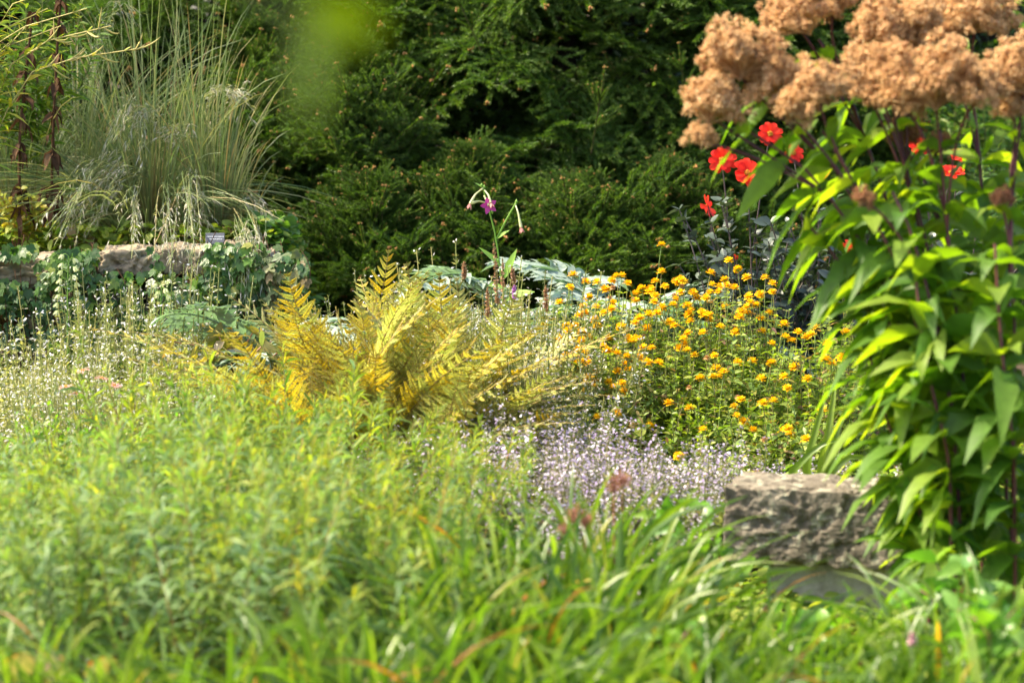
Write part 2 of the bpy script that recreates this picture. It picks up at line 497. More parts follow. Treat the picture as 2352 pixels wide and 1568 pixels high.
M['berg'] = leafmat("leathery_leaf", [(0, (.12, .22, .05)), (.6, (.35, .3, .15)), (1, (.45, .34, .22))], tip=(.6, .06, .03), tip_from=.75, trans=.25, rough=.35, spec=.5, mottle=.1)
M['peri_leaf'] = leafmat("broad_lance_leaf", [(0, (.08, .2, .03)), (.5, (.14, .28, .03)), (.8, (.24, .33, .035)), (1, (.42, .36, .05))], trans=.42, rough=.36, spec=.5, mottle=.1)
M['bush'] = leafmat("hillside_leaf", [(0, (.08, .18, .04)), (.6, (.15, .26, .05)), (1, (.26, .32, .08))], trans=.45, var=.4, mottle=0)
M['bistort'] = leafmat("pink_spike", [(0, (.6, .3, .36)), (1, (.75, .5, .52))], trans=.3, tcol=(1, 1, 1), mottle=0)
M['stone_wall'] = stonemat("pale_limestone", (.16, .125, .085), (.31, .25, .175), (.42, .345, .25), 7, .5, lichen=(.2, .19, .13))
M['stone_rust'] = stonemat("rusty_stone", (.10, .05, .02), (.2, .11, .04), (.33, .25, .16), 9, .6)
M['stone_grey'] = stonemat("weathered_grey_stone", (.08, .066, .049), (.15, .128, .096), (.24, .21, .16), 11, .9, lichen=(.30, .29, .21))
M['stone_light'] = stonemat("light_grey_stone", (.2, .185, .155), (.32, .3, .26), (.42, .4, .35), 8, .5)
M['plaque'] = plain("dark_plaque", (.10, .105, .12), .5, .4)
M['white'] = plain("white_lettering", (.6, .62, .65), .5, .3)
M['metal'] = plain("grey_metal", (.2, .2, .2), .5, .4)

# ------------------------------------------------------------------ ground
def make_ground():
    xs = np.concatenate([np.linspace(-60, -4, 15)[:-1], np.linspace(-4, 5, 91), np.linspace(5, 60, 15)[1:]])
    ys = np.concatenate([np.linspace(-30, 3, 12)[:-1], np.linspace(3, 14, 111), np.linspace(14, 150, 40)[1:]])
    X, Y = np.meshgrid(xs, ys)
    Z = gz(X, Y)
    Z += 0.012 * np.sin(X * 23) * np.sin(Y * 19 + X * 5)
    V = np.stack([X, Y, Z], -1).reshape(-1, 3)
    nx, ny = len(xs), len(ys)
    i = (np.arange(ny - 1)[:, None] * nx + np.arange(nx - 1)[None]).ravel()
    g = Geo()
    g.add(V, np.stack([i, i + 1, i + nx + 1, i + nx], 1), .5, .5)
    tag(obj("ground", g, M['soil']), kind="structure")


make_ground()


def root_at(px, Y):
    x = P(px, 784, Y)[0]
    return np.array([x, Y, float(gz(x, Y))])


# ------------------------------------------------------------------ rocks
def rock(name, mat, center, size, amp, freq, seed, cuts=14, rnd=.2, parent=None, pit=0.0, rot=0.0):
    bm = bmesh.new()
    bmesh.ops.create_cube(bm, size=2.0)
    bmesh.ops.subdivide_edges(bm, edges=bm.edges[:], cuts=cuts, use_grid_fill=True)
    off = Vector((seed * 7.3, seed * 3.1, seed * 1.7))
    h = Vector(size) / 2
    for v in bm.verts:
        c = v.co.copy()
        p = 7.0 if rnd < .15 else 4.5
        ln = (abs(c.x) ** p + abs(c.y) ** p + abs(c.z) ** p) ** (1 / p)
        q = c * (1 - rnd) + (c / ln) * rnd
        nn = c.normalized()
        w = Vector((q.x * h.x, q.y * h.y, q.z * h.z))
        d = noise.fractal((w + off) * freq, 1.0, 2.1, 5) * amp
        if pit:
            t = noise.turbulence((w + off) * freq * (1.9 if pit < .05 else 3.3), 3, True, noise_basis='PERLIN_ORIGINAL', amplitude_scale=.6, frequency_scale=2.0)
            d -= max(0.0, min(t, .9) - .38) * pit
            d += noise.fractal((w + off) * freq * 5, .9, 2.0, 3) * pit * .09
        v.co = w + nn * d
    me = bpy.data.meshes.new(name)
    bm.to_mesh(me)
    bm.free()
    me.materials.append(mat)
    me.polygons.foreach_set("use_smooth", np.ones(len(me.polygons), dtype=bool))
    return put(name, me, parent, center, (0, 0, rot))


# retaining wall at the left: one dry stone wall, each stone a part
WALL_Y = 10.05
wall = thing("stone_wall", "low dry stone retaining wall of pale limestone overgrown with ivy", "wall", P(330, 780, WALL_Y) * [1, 1, 0])
wx, wy, wz = wall.location


def wall_stone(px0, py0, px1, py1, mat, seed, dy=0.0, rnd=.28):
    a, b = P(px0, py0, WALL_Y - .17 + dy), P(px1, py1, WALL_Y - .17 + dy)
    c = (a + b) / 2
    sx, sz = abs(b[0] - a[0]), abs(a[2] - b[2])
    rock("stone", mat, (c[0] - wx, WALL_Y + .02 + dy - wy, c[2] - wz), (sx * 1.0, .36, sz * 1.02), .022, 6, seed, 26, rnd, wall, pit=.075, rot=.05 * math.sin(seed * 2.7))


for k, (a, b, c, d, mt) in enumerate([
        (-110, 592, 124, 668, 'stone_wall'), (130, 598, 212, 662, 'stone_wall'), (218, 577, 352, 632, 'stone_wall'),
        (358, 570, 474, 632, 'stone_wall'), (480, 566, 560, 640, 'stone_wall'), (556, 584, 618, 650, 'stone_wall'),
        (-120, 672, 40, 765, 'stone_rust'), (46, 674, 180, 760, 'stone_wall'), (186, 670, 318, 750, 'stone_wall'),
        (324, 640, 416, 735, 'stone_wall'), (422, 640, 480, 690, 'stone_rust'), (486, 648, 610, 694, 'stone_wall'),
        (424, 696, 556, 765, 'stone_rust'), (562, 700, 625, 775, 'stone_wall'),
        (-120, 770, 90, 850, 'stone_wall'), (96, 766, 250, 850, 'stone_rust'), (256, 756, 410, 850, 'stone_wall'), (416, 771, 560, 860, 'stone_wall'), (566, 780, 630, 870, 'stone_rust')]):
    wall_stone(a, b, c, d, M[mt], k + 1, dy=.02 * math.sin(k * 5.1))

# the pitted stone block right of centre, on two narrower stones
SB_Y = 7.0
a, b = P(1692, 1128, SB_Y), P(2120, 1304, SB_Y)
blk_w, blk_h = b[0] - a[0], a[2] - b[2]
cx, cz = (a[0] + b[0]) / 2, (a[2] + b[2]) / 2
tag(rock("stone_block", M['stone_grey'], (cx, SB_Y + .15, cz), (blk_w, .30, blk_h), .007, 8, 4, 90, .10, pit=.042, rot=-.30),
    "pitted grey stone block half hidden under the drooping leaves", "stone")
ped_h = cz - blk_h / 2 + .012
tag(rock("pedestal_stone", M['stone_light'], (cx + .06, SB_Y + .17, cz - blk_h / 2 - .075), (blk_w * .74, .24, .15), .007, 6, 9, 20, .12, pit=.01, rot=-.30),
    "smooth pale stone directly under the pitted grey block", "stone")
low = cz - blk_h / 2 - .15
tag(rock("footing_stone", M['stone_grey'], (cx + .05, SB_Y + .18, low / 2 - .02), (blk_w * .82, .28, low + .05), .01, 6, 13, 20, .12, pit=.02, rot=-.30),
    "dark lower footing stone beneath the smooth pale stone", "stone")

# ------------------------------------------------------------------ spruces
def spruce_branch(seed, L=.62, droop=.12):
    """a flat fan of needle-clad twigs growing along +X, with orange buds at the tips"""
    r = np.random.default_rng(seed)
    g = Geo()
    segs = []                                                   # (p0, p1, p2) twigs
    def pt(s):
        return np.array([L * s, 0.02 * math.sin(5 * s + seed), .10 * L * math.sin(2.6 * s) - droop * L * s * s])
    segs.append((pt(0), pt(.5), pt(1.0), .004))
    n = 7
    for i in range(n):
        s = .12 + .82 * i / n
        for sd in (-1, 1):
            if r.random() < .06:
                continue
            b = pt(s + r.uniform(-.02, .02))
            l = L * (.52 * (1 - s) + .16) * r.uniform(.75, 1.15)
            an = math.radians(r.uniform(44, 62)) * sd
            d = np.array([math.cos(an), math.sin(an), r.uniform(.02, .28)])
            e = b + d * l
            mid = (b + e) / 2 + np.array([0, 0, .08 * l])
            e = e - np.array([0, 0, .12 * l * r.uniform(.3, 1.6)])
            segs.append((b, mid, e, .0025))
            m2 = int(l / .10)
            for j in range(m2):
                u = .25 + .65 * j / max(1, m2)
                q = b * (1 - u) + e * u + np.array([0, 0, .04 * l])
                sd2 = 1 if j % 2 else -1
                an2 = an + math.radians(48) * sd2
                l2 = max(.05, l * (.42 * (1 - u) + .14)) * r.uniform(.8, 1.2)
                d2 = np.array([math.cos(an2), math.sin(an2), r.uniform(-.15, .3)])
                segs.append((q, q + d2 * l2 * .5 + [0, 0, .01], q + d2 * l2, .0018))
    p0 = np.array([s[0] for s in segs]); p1 = np.array([s[1] for s in segs]); p2 = np.array([s[2] for s in segs])
    paths = bez(p0, p1, p2, 5)
    tubes(g, paths, np.array([s[3] for s in segs])[:, None] * np.linspace(1, .6, 5)[None], 3, 1)
    ln = np.linalg.norm(p2 - p0, axis=1)
    for k in range(len(segs)):
        cnt = int(ln[k] / .0009) + 14
        s = r.uniform(.03 if k else .15, 1.0, cnt)[None]
        pos, T = along(paths[k:k + 1], s)
        pos, T = pos[0], T[0]
        az = r.uniform(-.5, math.pi + .5, cnt)                 # mostly the upper side and flanks
        A = nrm(np.cross(T, UPZ)); Bv = np.cross(A, T)
        D = T * .75 + A * np.cos(az)[:, None] * .8 + Bv * np.sin(az)[:, None] * .6
        D = nrm(D + r.normal(0, .12, D.shape))
        nl = r.uniform(.016, .024, cnt)
        S = nrm(np.cross(D, r.normal(0, 1, D.shape))) * .0022
        V = np.stack([pos - S, pos + S, pos + D * nl[:, None]], 1)
        fr = r.uniform(0, .75, cnt) + .3 * (s[0] > .75)
        g.add(V.reshape(-1, 3), np.arange(cnt * 3).reshape(-1, 3), np.repeat(fr, 3), .5, 0)
    tips = p2[r.random(len(p2)) < .05]
    bumps(g, tips, r.uniform(.002, .0042, len(tips)), 2, r.uniform(0, 1, len(tips)), 1.4)
    bumps(g, p2[:1] + r.normal(0, .006, (5, 3)), .006, 2, r.uniform(0, 1, 5), 1.3)
    return g.mesh("branch", [M['needle'], M['twig'], M['bud']])


BR = [spruce_branch(i + 1, .58 + .05 * (i % 3), (.05, .12, .22, .10, .30)[i]) for i in range(5)]


def leader_mesh():
    g = Geo()
    rs = np.random.default_rng(8)
    for k in range(9):
        az, z0 = k * 2.4, (-.14, .0, .04)[k % 3]
        d = nrm(np.array([math.cos(az), math.sin(az), 1.0 + .3 * (k % 3)]))
        L = (.20, .15, .12)[k % 3]
        e = np.array([0, 0, z0]) + d * L
        tubes(g, [[(0, 0, z0), tuple(np.array([0, 0, z0]) + d * L * .5 - [0, 0, .008]), tuple(e)]], .003, 4, 1)
        c = 330
        u = rs.uniform(.1, 1, (c, 1))
        a2 = rs.uniform(0, 6.28, c)
        A = nrm(np.cross(d, UPZ)); Bv = np.cross(A, d)
        D = nrm(d * .75 + A * np.cos(a2)[:, None] * .8 + Bv * np.sin(a2)[:, None] * .8)
        B = np.array([0, 0, z0]) + d * L * u
        S = nrm(np.cross(D, rs.normal(0, 1, D.shape))) * .0018
        V = np.stack([B - S, B + S, B + D * .018], 1)
        g.add(V.reshape(-1, 3), np.arange(c * 3).reshape(-1, 3), np.repeat(rs.uniform(.3, 1, c), 3), .5, 0)
        bumps(g, e + rs.normal(0, .003, (2, 3)), .0042, 2, rs.uniform(0, 1, 2), 1.3)
    tubes(g, [[(0, 0, -.3), (0.005, 0, 0), (0, 0.004, .25)]], [[.005, .004, .003]], 5, 1)
    r = np.random.default_rng(5)
    cnt = 1100
    z = r.uniform(-.28, .25, cnt); az = r.uniform(0, 6.28, cnt)
    D = np.stack([np.cos(az) * .7, np.sin(az) * .7, np.full(cnt, .75)], 1)
    B = np.stack([np.zeros(cnt), np.zeros(cnt), z], 1)
    S = nrm(np.cross(D, r.normal(0, 1, D.shape))) * .0014
    V = np.stack([B - S, B + S, B + D * .017], 1)
    g.add(V.reshape(-1, 3), np.arange(cnt * 3).reshape(-1, 3), np.repeat(r.uniform(.3, 1, cnt), 3), .5, 0)
    bumps(g, np.array([0, 0, .25]) + r.normal(0, .006, (7, 3)), .0052, 2, r.uniform(0, 1, 7), 1.2)
    bumps(g, np.stack([r.normal(0, .008, 10), r.normal(0, .008, 10), r.uniform(.1, .24, 10)], 1), .0032, 2, r.uniform(.3, 1, 10), 1.2)
    return g.mesh("leader_shoot", [M['needle'], M['twig'], M['bud']])


LEADER = leader_mesh()


def spruce(label, px, Y, ztop, rad, nvis, seed, ztarget=2.35, tall=False, zlow=None, up=.25):
    r = np.random.default_rng(seed)
    b = root_at(px, Y)
    t = thing("spruce_tree", label, "tree", b, "dark spruces behind the flower bed")
    H = ztop - b[2]
    g = Geo()
    tubes(g, [[(0, 0, -.1), (.01, 0, H * .35), (0, .01, H * .7), (0, 0, H)]], [[.02 + H * .014, .014 + H * .01, .008 + H * .005, .006]], 7)
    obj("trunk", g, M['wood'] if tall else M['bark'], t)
    if not tall:
        put("leader_shoot", LEADER, t, (0, 0, H - .16), scale=1.0)
    zl = zlow if zlow is not None else .12
    zt = min(H - .02, ztarget - b[2])
    for k in range(nvis):
        u = (k + r.random()) / nvis
        # more branches low down, where the cone is wide
        z = zl + (zt - zl) * (1 - (1 - u) ** 1.25) if tall else zl + (zt - zl) * (1 - (1 - u) ** 1.6)
        rr = rad * (1 - z / H) ** .8 * r.uniform(.78, 1.12) + .03
        az = -math.pi / 2 + r.uniform(-1.95, 1.95)
        bl = .58 if rr > .6 else max(.16, rr * .95)
        inner = max(.0, rr - bl)
        upk = (-.38 + r.normal(0, .25)) if tall else up + .28 + r.normal(0, .22) + .4 * (z / H) ** 2
        sc = bl / .6 * r.uniform(1.05, 1.45)
        put("branch", BR[int(r.integers(0, 5))], t, (math.cos(az) * inner, math.sin(az) * inner, z - .04), (r.normal(0, .35), -upk, az + r.normal(0, .25)), sc)
    for k in range(9 if tall else 16):
        z = zl + (zt - zl) * r.uniform(.15, .97)
        rr = rad * (1 - z / H) ** .8 * r.uniform(.8, 1.1) + .05
        az = -math.pi / 2 + r.uniform(-1.5, 1.5)
        put("shoot", LEADER, t, (math.cos(az) * rr, math.sin(az) * rr, z), (r.normal(0, .2), r.uniform(.25, .9), az), r.uniform(.5, .8))
    if tall:
        for k in range(22):                                    # the crown above the picture, which shades the bed behind
            u = (k + r.random()) / 22
            z = zt + (H - zt) * u
            rr = rad * (1 - z / H) ** .8 + .05
            az = r.uniform(0, 6.28)
            put("branch", BR[int(r.integers(0, 5))], t, (0, 0, z), (r.normal(0, .3), -.1, az), max(.5, rr / .55))
    return t


spruce("tall dark spruce left of the gold fern, behind the young spruce", 930, 13.0, 4.6, 1.35, 76, 1, tall=True)
spruce("tall dark spruce in the middle, behind the pink tobacco flowers", 1290, 12.7, 4.9, 1.5, 78, 2, tall=True)
spruce("tall dark spruce beside the tan flower heads, right of all spruces", 1640, 12.7, 4.8, 1.35, 78, 3, tall=True)
spruce("tall dark spruce behind the upright grass at far left", 420, 13.2, 4.4, 1.25, 60, 4, tall=True)
spruce("young spruce with the brightest orange-budded leader shoot", 820, 11.75, P(820, 118, 11.75)[2], .75, 90, 5, up=.35)
spruce("young spruce with two leaders just right of the grass", 655, 11.9, P(640, 215, 11.9)[2], .62, 66, 6, up=.4)
spruce("small spruce with a leader beside the grass plumes, near the top", 600, 12.25, P(606, 78, 12.25)[2], .7, 66, 7, up=.4)
spruce("low spruce leader left of the tobacco flowers", 1078, 11.45, P(1080, 368, 11.45)[2], .62, 74, 8, up=.38)
spruce("low bushy spruce behind the silver cardoon leaves", 1330, 11.35, P(1330, 440, 11.35)[2], .66, 72, 9, up=.3)
spruce("low bushy spruce between the cardoon and the red dahlias", 1545, 11.4, P(1500, 400, 11.4)[2], .62, 70, 10, up=.2)
spruce("low spruce at the end of the wall, under the grass", 860, 11.2, P(850, 430, 11.2)[2], .55, 60, 12, up=.3)
spruce("tall narrow spruce with an orange stem at the top edge", 905, 12.35, P(880, -60, 12.35)[2], .95, 88, 13, up=.3)


# dark evergreen backdrop added behind everything to make black gaps between the spruces
def backdrop_hedge():
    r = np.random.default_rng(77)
    t = thing("backdrop_hedge", "tall dark evergreen backdrop added to show black between the spruces", "backdrop_hedge", (-1.2, 14.6, float(gz(-1.2, 14.6))))
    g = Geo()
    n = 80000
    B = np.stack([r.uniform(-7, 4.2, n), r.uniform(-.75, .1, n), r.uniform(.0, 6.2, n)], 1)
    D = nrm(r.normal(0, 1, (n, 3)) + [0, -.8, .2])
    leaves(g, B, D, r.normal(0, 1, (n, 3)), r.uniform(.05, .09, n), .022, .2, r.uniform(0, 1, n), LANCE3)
    obj("foliage", g, M['backdrop_hedge'], t)
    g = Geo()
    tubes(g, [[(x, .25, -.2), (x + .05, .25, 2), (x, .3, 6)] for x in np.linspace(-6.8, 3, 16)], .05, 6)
    # the woody, tangled inside of it, as dark flats that block the light
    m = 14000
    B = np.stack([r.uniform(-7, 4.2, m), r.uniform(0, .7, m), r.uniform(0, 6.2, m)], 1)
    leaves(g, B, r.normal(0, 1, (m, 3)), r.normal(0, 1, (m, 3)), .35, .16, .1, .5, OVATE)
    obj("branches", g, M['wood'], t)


backdrop_hedge()

# lower courses of the wall, down to the soil
for k in range(9):
    px0 = -125 + k * 82
    wall_stone(px0, 852, px0 + 78, 980, M['stone_wall' if k % 3 else 'stone_rust'], 40 + k)

# ------------------------------------------------------------------ ornamental grass, on the raised bed
def blade_paths(base, spread, n, h, lean, r, az0=0.0, azw=math.pi, arch=.35, K=8, hs=(.55, 1.1)):
    az = az0 + r.uniform(-azw, azw, n)
    hh = h * r.uniform(hs[0], hs[1], n)
    ln = lean * r.uniform(.15, 1.3, n)
    rad = np.stack([np.cos(az), np.sin(az), np.zeros(n)], 1)
    rb = np.abs(r.normal(0, spread, n))
    p0 = base + rad * rb[:, None]
    p1 = p0 + rad * (ln * hh * .25)[:, None] + UPZ * (hh * .75)[:, None]
    p2 = p0 + rad * (ln * hh)[:, None] + UPZ * (hh * (1 - arch * ln))[:, None]
    return bez(p0, p1, p2, K)


def ribbon(g, paths, W, rnd, prof=None, mat=0, fold=0.0):
    N, K, _ = paths.shape
    T = nrm(np.gradient(paths, axis=1))
    S = nrm(np.cross(T, nrm(R.normal(0, 1, (N, 1, 3)))))
    s = np.linspace(0, 1, K)
    w = np.interp(s, STRAP[:, 0], STRAP[:, 1]) if prof is None else np.interp(s, prof[:, 0], prof[:, 1])
    hw = np.broadcast_to(np.asarray(W, float), (N,))[:, None] / 2 * w
    Nn = np.cross(S, T)
    if fold:
        V = np.stack([paths - S * hw[..., None] + Nn * (hw * fold)[..., None], paths, paths + S * hw[..., None] + Nn * (hw * fold)[..., None]], 2)
        C = 3
    else:
        V = np.stack([paths - S * hw[..., None], paths + S * hw[..., None]], 2)
        C = 2
    a = (np.arange(N) * K * C)[:, None, None] + (np.arange(K - 1) * C)[None, :, None] + np.arange(C - 1)[None, None]
    F = np.stack([a, a + 1, a + C + 1, a + C], -1).reshape(-1, 4)
    g.add(V, F, np.repeat(np.broadcast_to(np.asarray(rnd, float), (N,)), K * C), np.tile(np.repeat(s, C), N), mat)


def seed_heads(g, paths, r, s0=.6, n=14):
    N = len(paths)
    s = r.uniform(s0, 1, (N, n))
    pos, T = along(paths, s)
    D = T + r.normal(0, .35, T.shape)
    leaves(g, pos.reshape(-1, 3), D.reshape(-1, 3), r.normal(0, 1, (N * n, 3)), r.uniform(.02, .05, N * n), .0045, .3, r.uniform(0, 1, N * n), LANCE3)


def grass_clump(label, px, Y, seed, groups, drooping):
    r = np.random.default_rng(seed)
    b = root_at(px, Y)
    t = thing("ornamental_grass", label, "grass", b, "ornamental grasses on the raised bed")
    g = Geo()
    for (dx, n, h, lean, az0, azw, arch) in groups:
        p = blade_paths(np.array([dx, 0, 0]), .07, n, h, lean, r, az0, azw, arch)
        rr = r.random(n) ** 1.2
        ribbon(g, p, r.uniform(.003, .0062, n), rr, prof=np.array([[0, .8], [.5, 1], [.85, .6], [1, .1]]))
    obj("blades", g, M['grass'], t)
    g2, g3 = Geo(), Geo()
    ps = []
    for (pts) in drooping:
        q = np.array([P(x, y, Y - d if y < 545 else 9.8) for (x, y, d) in pts]) - b
        for k in range(11):
            w = q + r.normal(0, .025, q.shape) * np.linspace(.3, 1.6, len(q))[:, None]
            ps.append(curve_through(w, 12))
    if ps:
        ps = np.array(ps)
        ribbon(g2, ps, .004, r.uniform(0, .9, len(ps)), prof=np.array([[0, 1], [1, .5]]))
        obj("arching_stems", g2, M['grass'], t)
        for k in range(0, len(ps), 11):
            g3 = Geo()
            seed_heads(g3, ps[k:k + 11], r, .5, 16)
            obj("seed_sprays", g3, M['grass_head'], t)
    return t


PI = math.pi
grass_clump("large blue-green grass mound whose silver plumes droop over the wall", 345, 10.55, 1,
            [(0, 400, .62, 1.1, -PI / 2, 3.1, .5), (.05, 90, .9, .6, PI / 2, 3.1, .25), (-.05, 150, .75, 1.1, PI * .95, .9, .35), (0, 40, 1.25, .25, 1.2, 3.1, .1)],
            [[(330, 520, 0), (300, 350, .1), (210, 380, .2), (110, 545, .25)], [(330, 520, 0), (310, 350, .1), (240, 400, .22), (150, 530, .28)],
             [(340, 520, 0), (330, 380, .15), (270, 400, .25), (190, 540, .3)], [(340, 520, 0), (330, 330, .1), (300, 220, .15), (250, 360, .2)],
             [(350, 520, 0), (350, 260, .1), (340, 240, .1), (290, 340, .2)], [(360, 520, 0), (380, 410, .2), (385, 440, .3), (386, 590, .35)],
             [(350, 520, 0), (340, 380, .1), (310, 420, .25), (300, 560, .3)], [(330, 520, 0), (280, 360, .1), (180, 430, .2), (120, 500, .2)],
             [(350, 520, 0), (390, 300, .05), (420, 300, .1), (380, 330, .1)]])
grass_clump("upright grey-green grass clump standing against the spruces", 490, 10.55, 2,
            [(0, 110, .85, .35, 0, 3.1, .15), (.03, 120, .6, .4, 0, 3.1, .25), (-.05, 40, 1.25, .2, PI, 3.1, .08)],
            [[(480, 530, 0), (440, 400, .15), (438, 400, .3), (445, 560, .35), (440, 700, .4)], [(500, 530, 0), (470, 230, 0), (500, 205, .05), (555, 212, .1)],
             [(510, 530, 0), (545, 470, .15), (580, 490, .25), (625, 660, .35)], [(510, 530, 0), (550, 480, .15), (570, 560, .28), (610, 710, .36)],
             [(505, 530, 0), (540, 500, .2), (560, 560, .3), (585, 720, .38)], [(510, 530, 0), (560, 430, .1), (600, 500, .2), (612, 540, .25)],
             [(480, 530, 0), (445, 380, .1), (440, 430, .25), (470, 500, .3)], [(505, 530, 0), (500, 300, 0), (540, 200, .02), (560, 230, .05)]])
grass_clump("arching grass at the far left edge behind the dried brown stalks", 60, 10.75, 3,
            [(0, 240, .9, .75, -.3, 3.1, .3), (.25, 150, 1.0, .6, .6, 1.8, .2), (-.2, 90, .75, .9, PI, 1.2, .35)],
            [[(60, 500, 0), (40, 250, .1), (-20, 330, .2), (-60, 420, .2)], [(150, 500, 0), (240, 30, 0), (280, 0, 0), (300, 60, 0)]])
grass_clump("tall thin grass stems rising beside the black gap behind the plumes", 400, 10.85, 4,
            [(0, 36, 1.25, .35, PI, 3.1, .1), (-.2, 40, 1.15, .6, 2.6, 1.2, .15)], [])


# ------------------------------------------------------------------ dried stalks
def dried_stalk(label, pts, Y, seed):
    r = np.random.default_rng(seed)
    b = root_at(pts[0][0], Y)
    t = thing("dried_plant", label, "plant", b, "dried stalks")
    q = [np.zeros(3)] + [P(x, y, Y) - b for x, y in pts[1:]]
    pth = curve_through(q, 16)[None]
    g = Geo()
    tubes(g, pth, .006, 5)
    obj("stem", g, M['dry'], t)
    g = Geo()
    stemleaves(g, pth, 8, .22, .99, .10, .04, 1.6, 1.2, OVATE, .6, 'whorl', (0, 1), curl=.14, Lend=.7, jit=.6)
    stemleaves(g, pth, 9, .22, .99, .08, .025, 2.2, .9, LANCE, .6, 'opposite', (0, 1), curl=.16, Lend=.7, jit=.7)
    obj("leaves", g, M['dry'], t)


dried_stalk("brown withered stalk with hanging dead leaves, nearer the left edge", [(48, 500), (45, 300), (62, 150), (75, 30)], 10.25, 1)
dried_stalk("brown withered stalk with hanging dead leaves, closer to the grass mound", [(118, 500), (122, 300), (130, 130), (140, -10)], 10.3, 2)


# ------------------------------------------------------------------ leafy plants grown from explicit stems
def stems_thing(name, label, cat, root, stem_pts, stem_mat, rad, leaf_mat, leafargs, group=None, K=12):
    """stem_pts: list of lists of world points (first one at the root)"""
    t = thing(name, label, cat, root, group)
    paths = np.array([curve_through(np.array(p) - root, K) for p in stem_pts])
    g = Geo()
    tubes(g, paths, rad * np.linspace(1, .5, K)[None], 5, 0, R.random(len(paths)))
    obj("stems", g, stem_mat, t)
    g = Geo()
    for la in leafargs if isinstance(leafargs, list) else [leafargs]:
        stemleaves(g, paths, **la)
    obj("leaves", g, leaf_mat, t)
    return t, paths


# yellow-green perennial leaning in at the top left
Yt = 9.6
rt = root_at(-170, Yt)
rt[2] = float(gz(rt[0], Yt))
tips = [(320, 112), (255, 60), (170, -40), (110, 20), (60, 60), (20, 100), (200, 20), (-20, 20), (30, -50), (90, -60), (140, 60), (0, 140)]
t, pp = stems_thing("leafy_shrub", "yellow-green narrow-leaved perennial leaning in at the top left corner", "shrub", rt,
                    [[rt, rt + [0.02 * i - .1, .03 * (i % 3), .55], P(-150 + (x + 150) * .45, min(y + 50, 150), Yt), P(x, y, Yt + .04 * (i % 4 - 1))] for i, (x, y) in enumerate(tips)],
                    M['pod'], .0045, M['yel_leaf'],
                    [dict(M=30, s0=.4, s1=.86, L=.16, W=.024, ang=1.0, droop=.3, prof=LANCE, fold=.25, phyl='opposite'),
                     dict(M=10, s0=.55, s1=.97, L=.08, W=.016, ang=.8, droop=.15, prof=LANCE, fold=.25, phyl='opposite')])
g = Geo()
for i in range(0, 2):
    s = R.uniform(.84, 1, (1, 11))
    pos, T = along(pp[i:i + 1], s)
    p0 = pos[0]
    d = nrm(T[0] * .9 + R.normal(0, .45, (11, 3)))
    p2 = p0 + d * R.uniform(.05, .10, (11, 1))
    for k in range(11):
        g = Geo()
        tubes(g, bez(p0[k:k + 1], p0[k:k + 1] + d[k:k + 1] * .05 + [0, 0, -.012], p2[k:k + 1] + [0, 0, .008], 6), .0034 * np.array([[.5, 1, 1, .9, .7, .2]]), 5, 0, R.random())
        obj("seed_pod", g, M['pod'], t)

rt = root_at(20, 10.5)
stems_thing("leafy_shrub", "lush light green perennial behind the brown dried stalks at top left", "shrub", rt,
            [[rt, rt + [.03 * (i - 5), .02 * (i % 3), .5], P(x * .8 + 10, 200, 10.5), P(x, y, 10.4 + .05 * (i % 3))] for i, (x, y) in enumerate([(-60, -40), (-20, 30), (20, -60), (60, 20), (100, -50), (140, 10), (190, -30), (230, 40), (-40, 110), (30, 130), (90, 90), (160, 70)])],
            M['hel_stem'], .004, M['yel_leaf'],
            dict(M=34, s0=.45, s1=1.0, L=.13, W=.022, ang=1.1, droop=.3, prof=LANCE, fold=.25, phyl='opposite', rnd=(0, .6)))

# yellow leaves low at the left edge
rt = root_at(40, 10.3)
stems_thing("shrub", "low plant with yellowing leaves below the brown dried stalks", "shrub", rt,
            [[rt, P(20 + 14 * i, 500, 10.3), P(-25 + 24 * i, 430 + 17 * (i % 3), 10.22)] for i in range(6)], M['red_stem'], .003, M['yel_leaf'],
            dict(M=8, s0=.4, s1=1, L=.075, W=.04, ang=1.0, droop=.25, prof=OVATE, fold=.2, phyl='opposite', rnd=(.35, 1)))


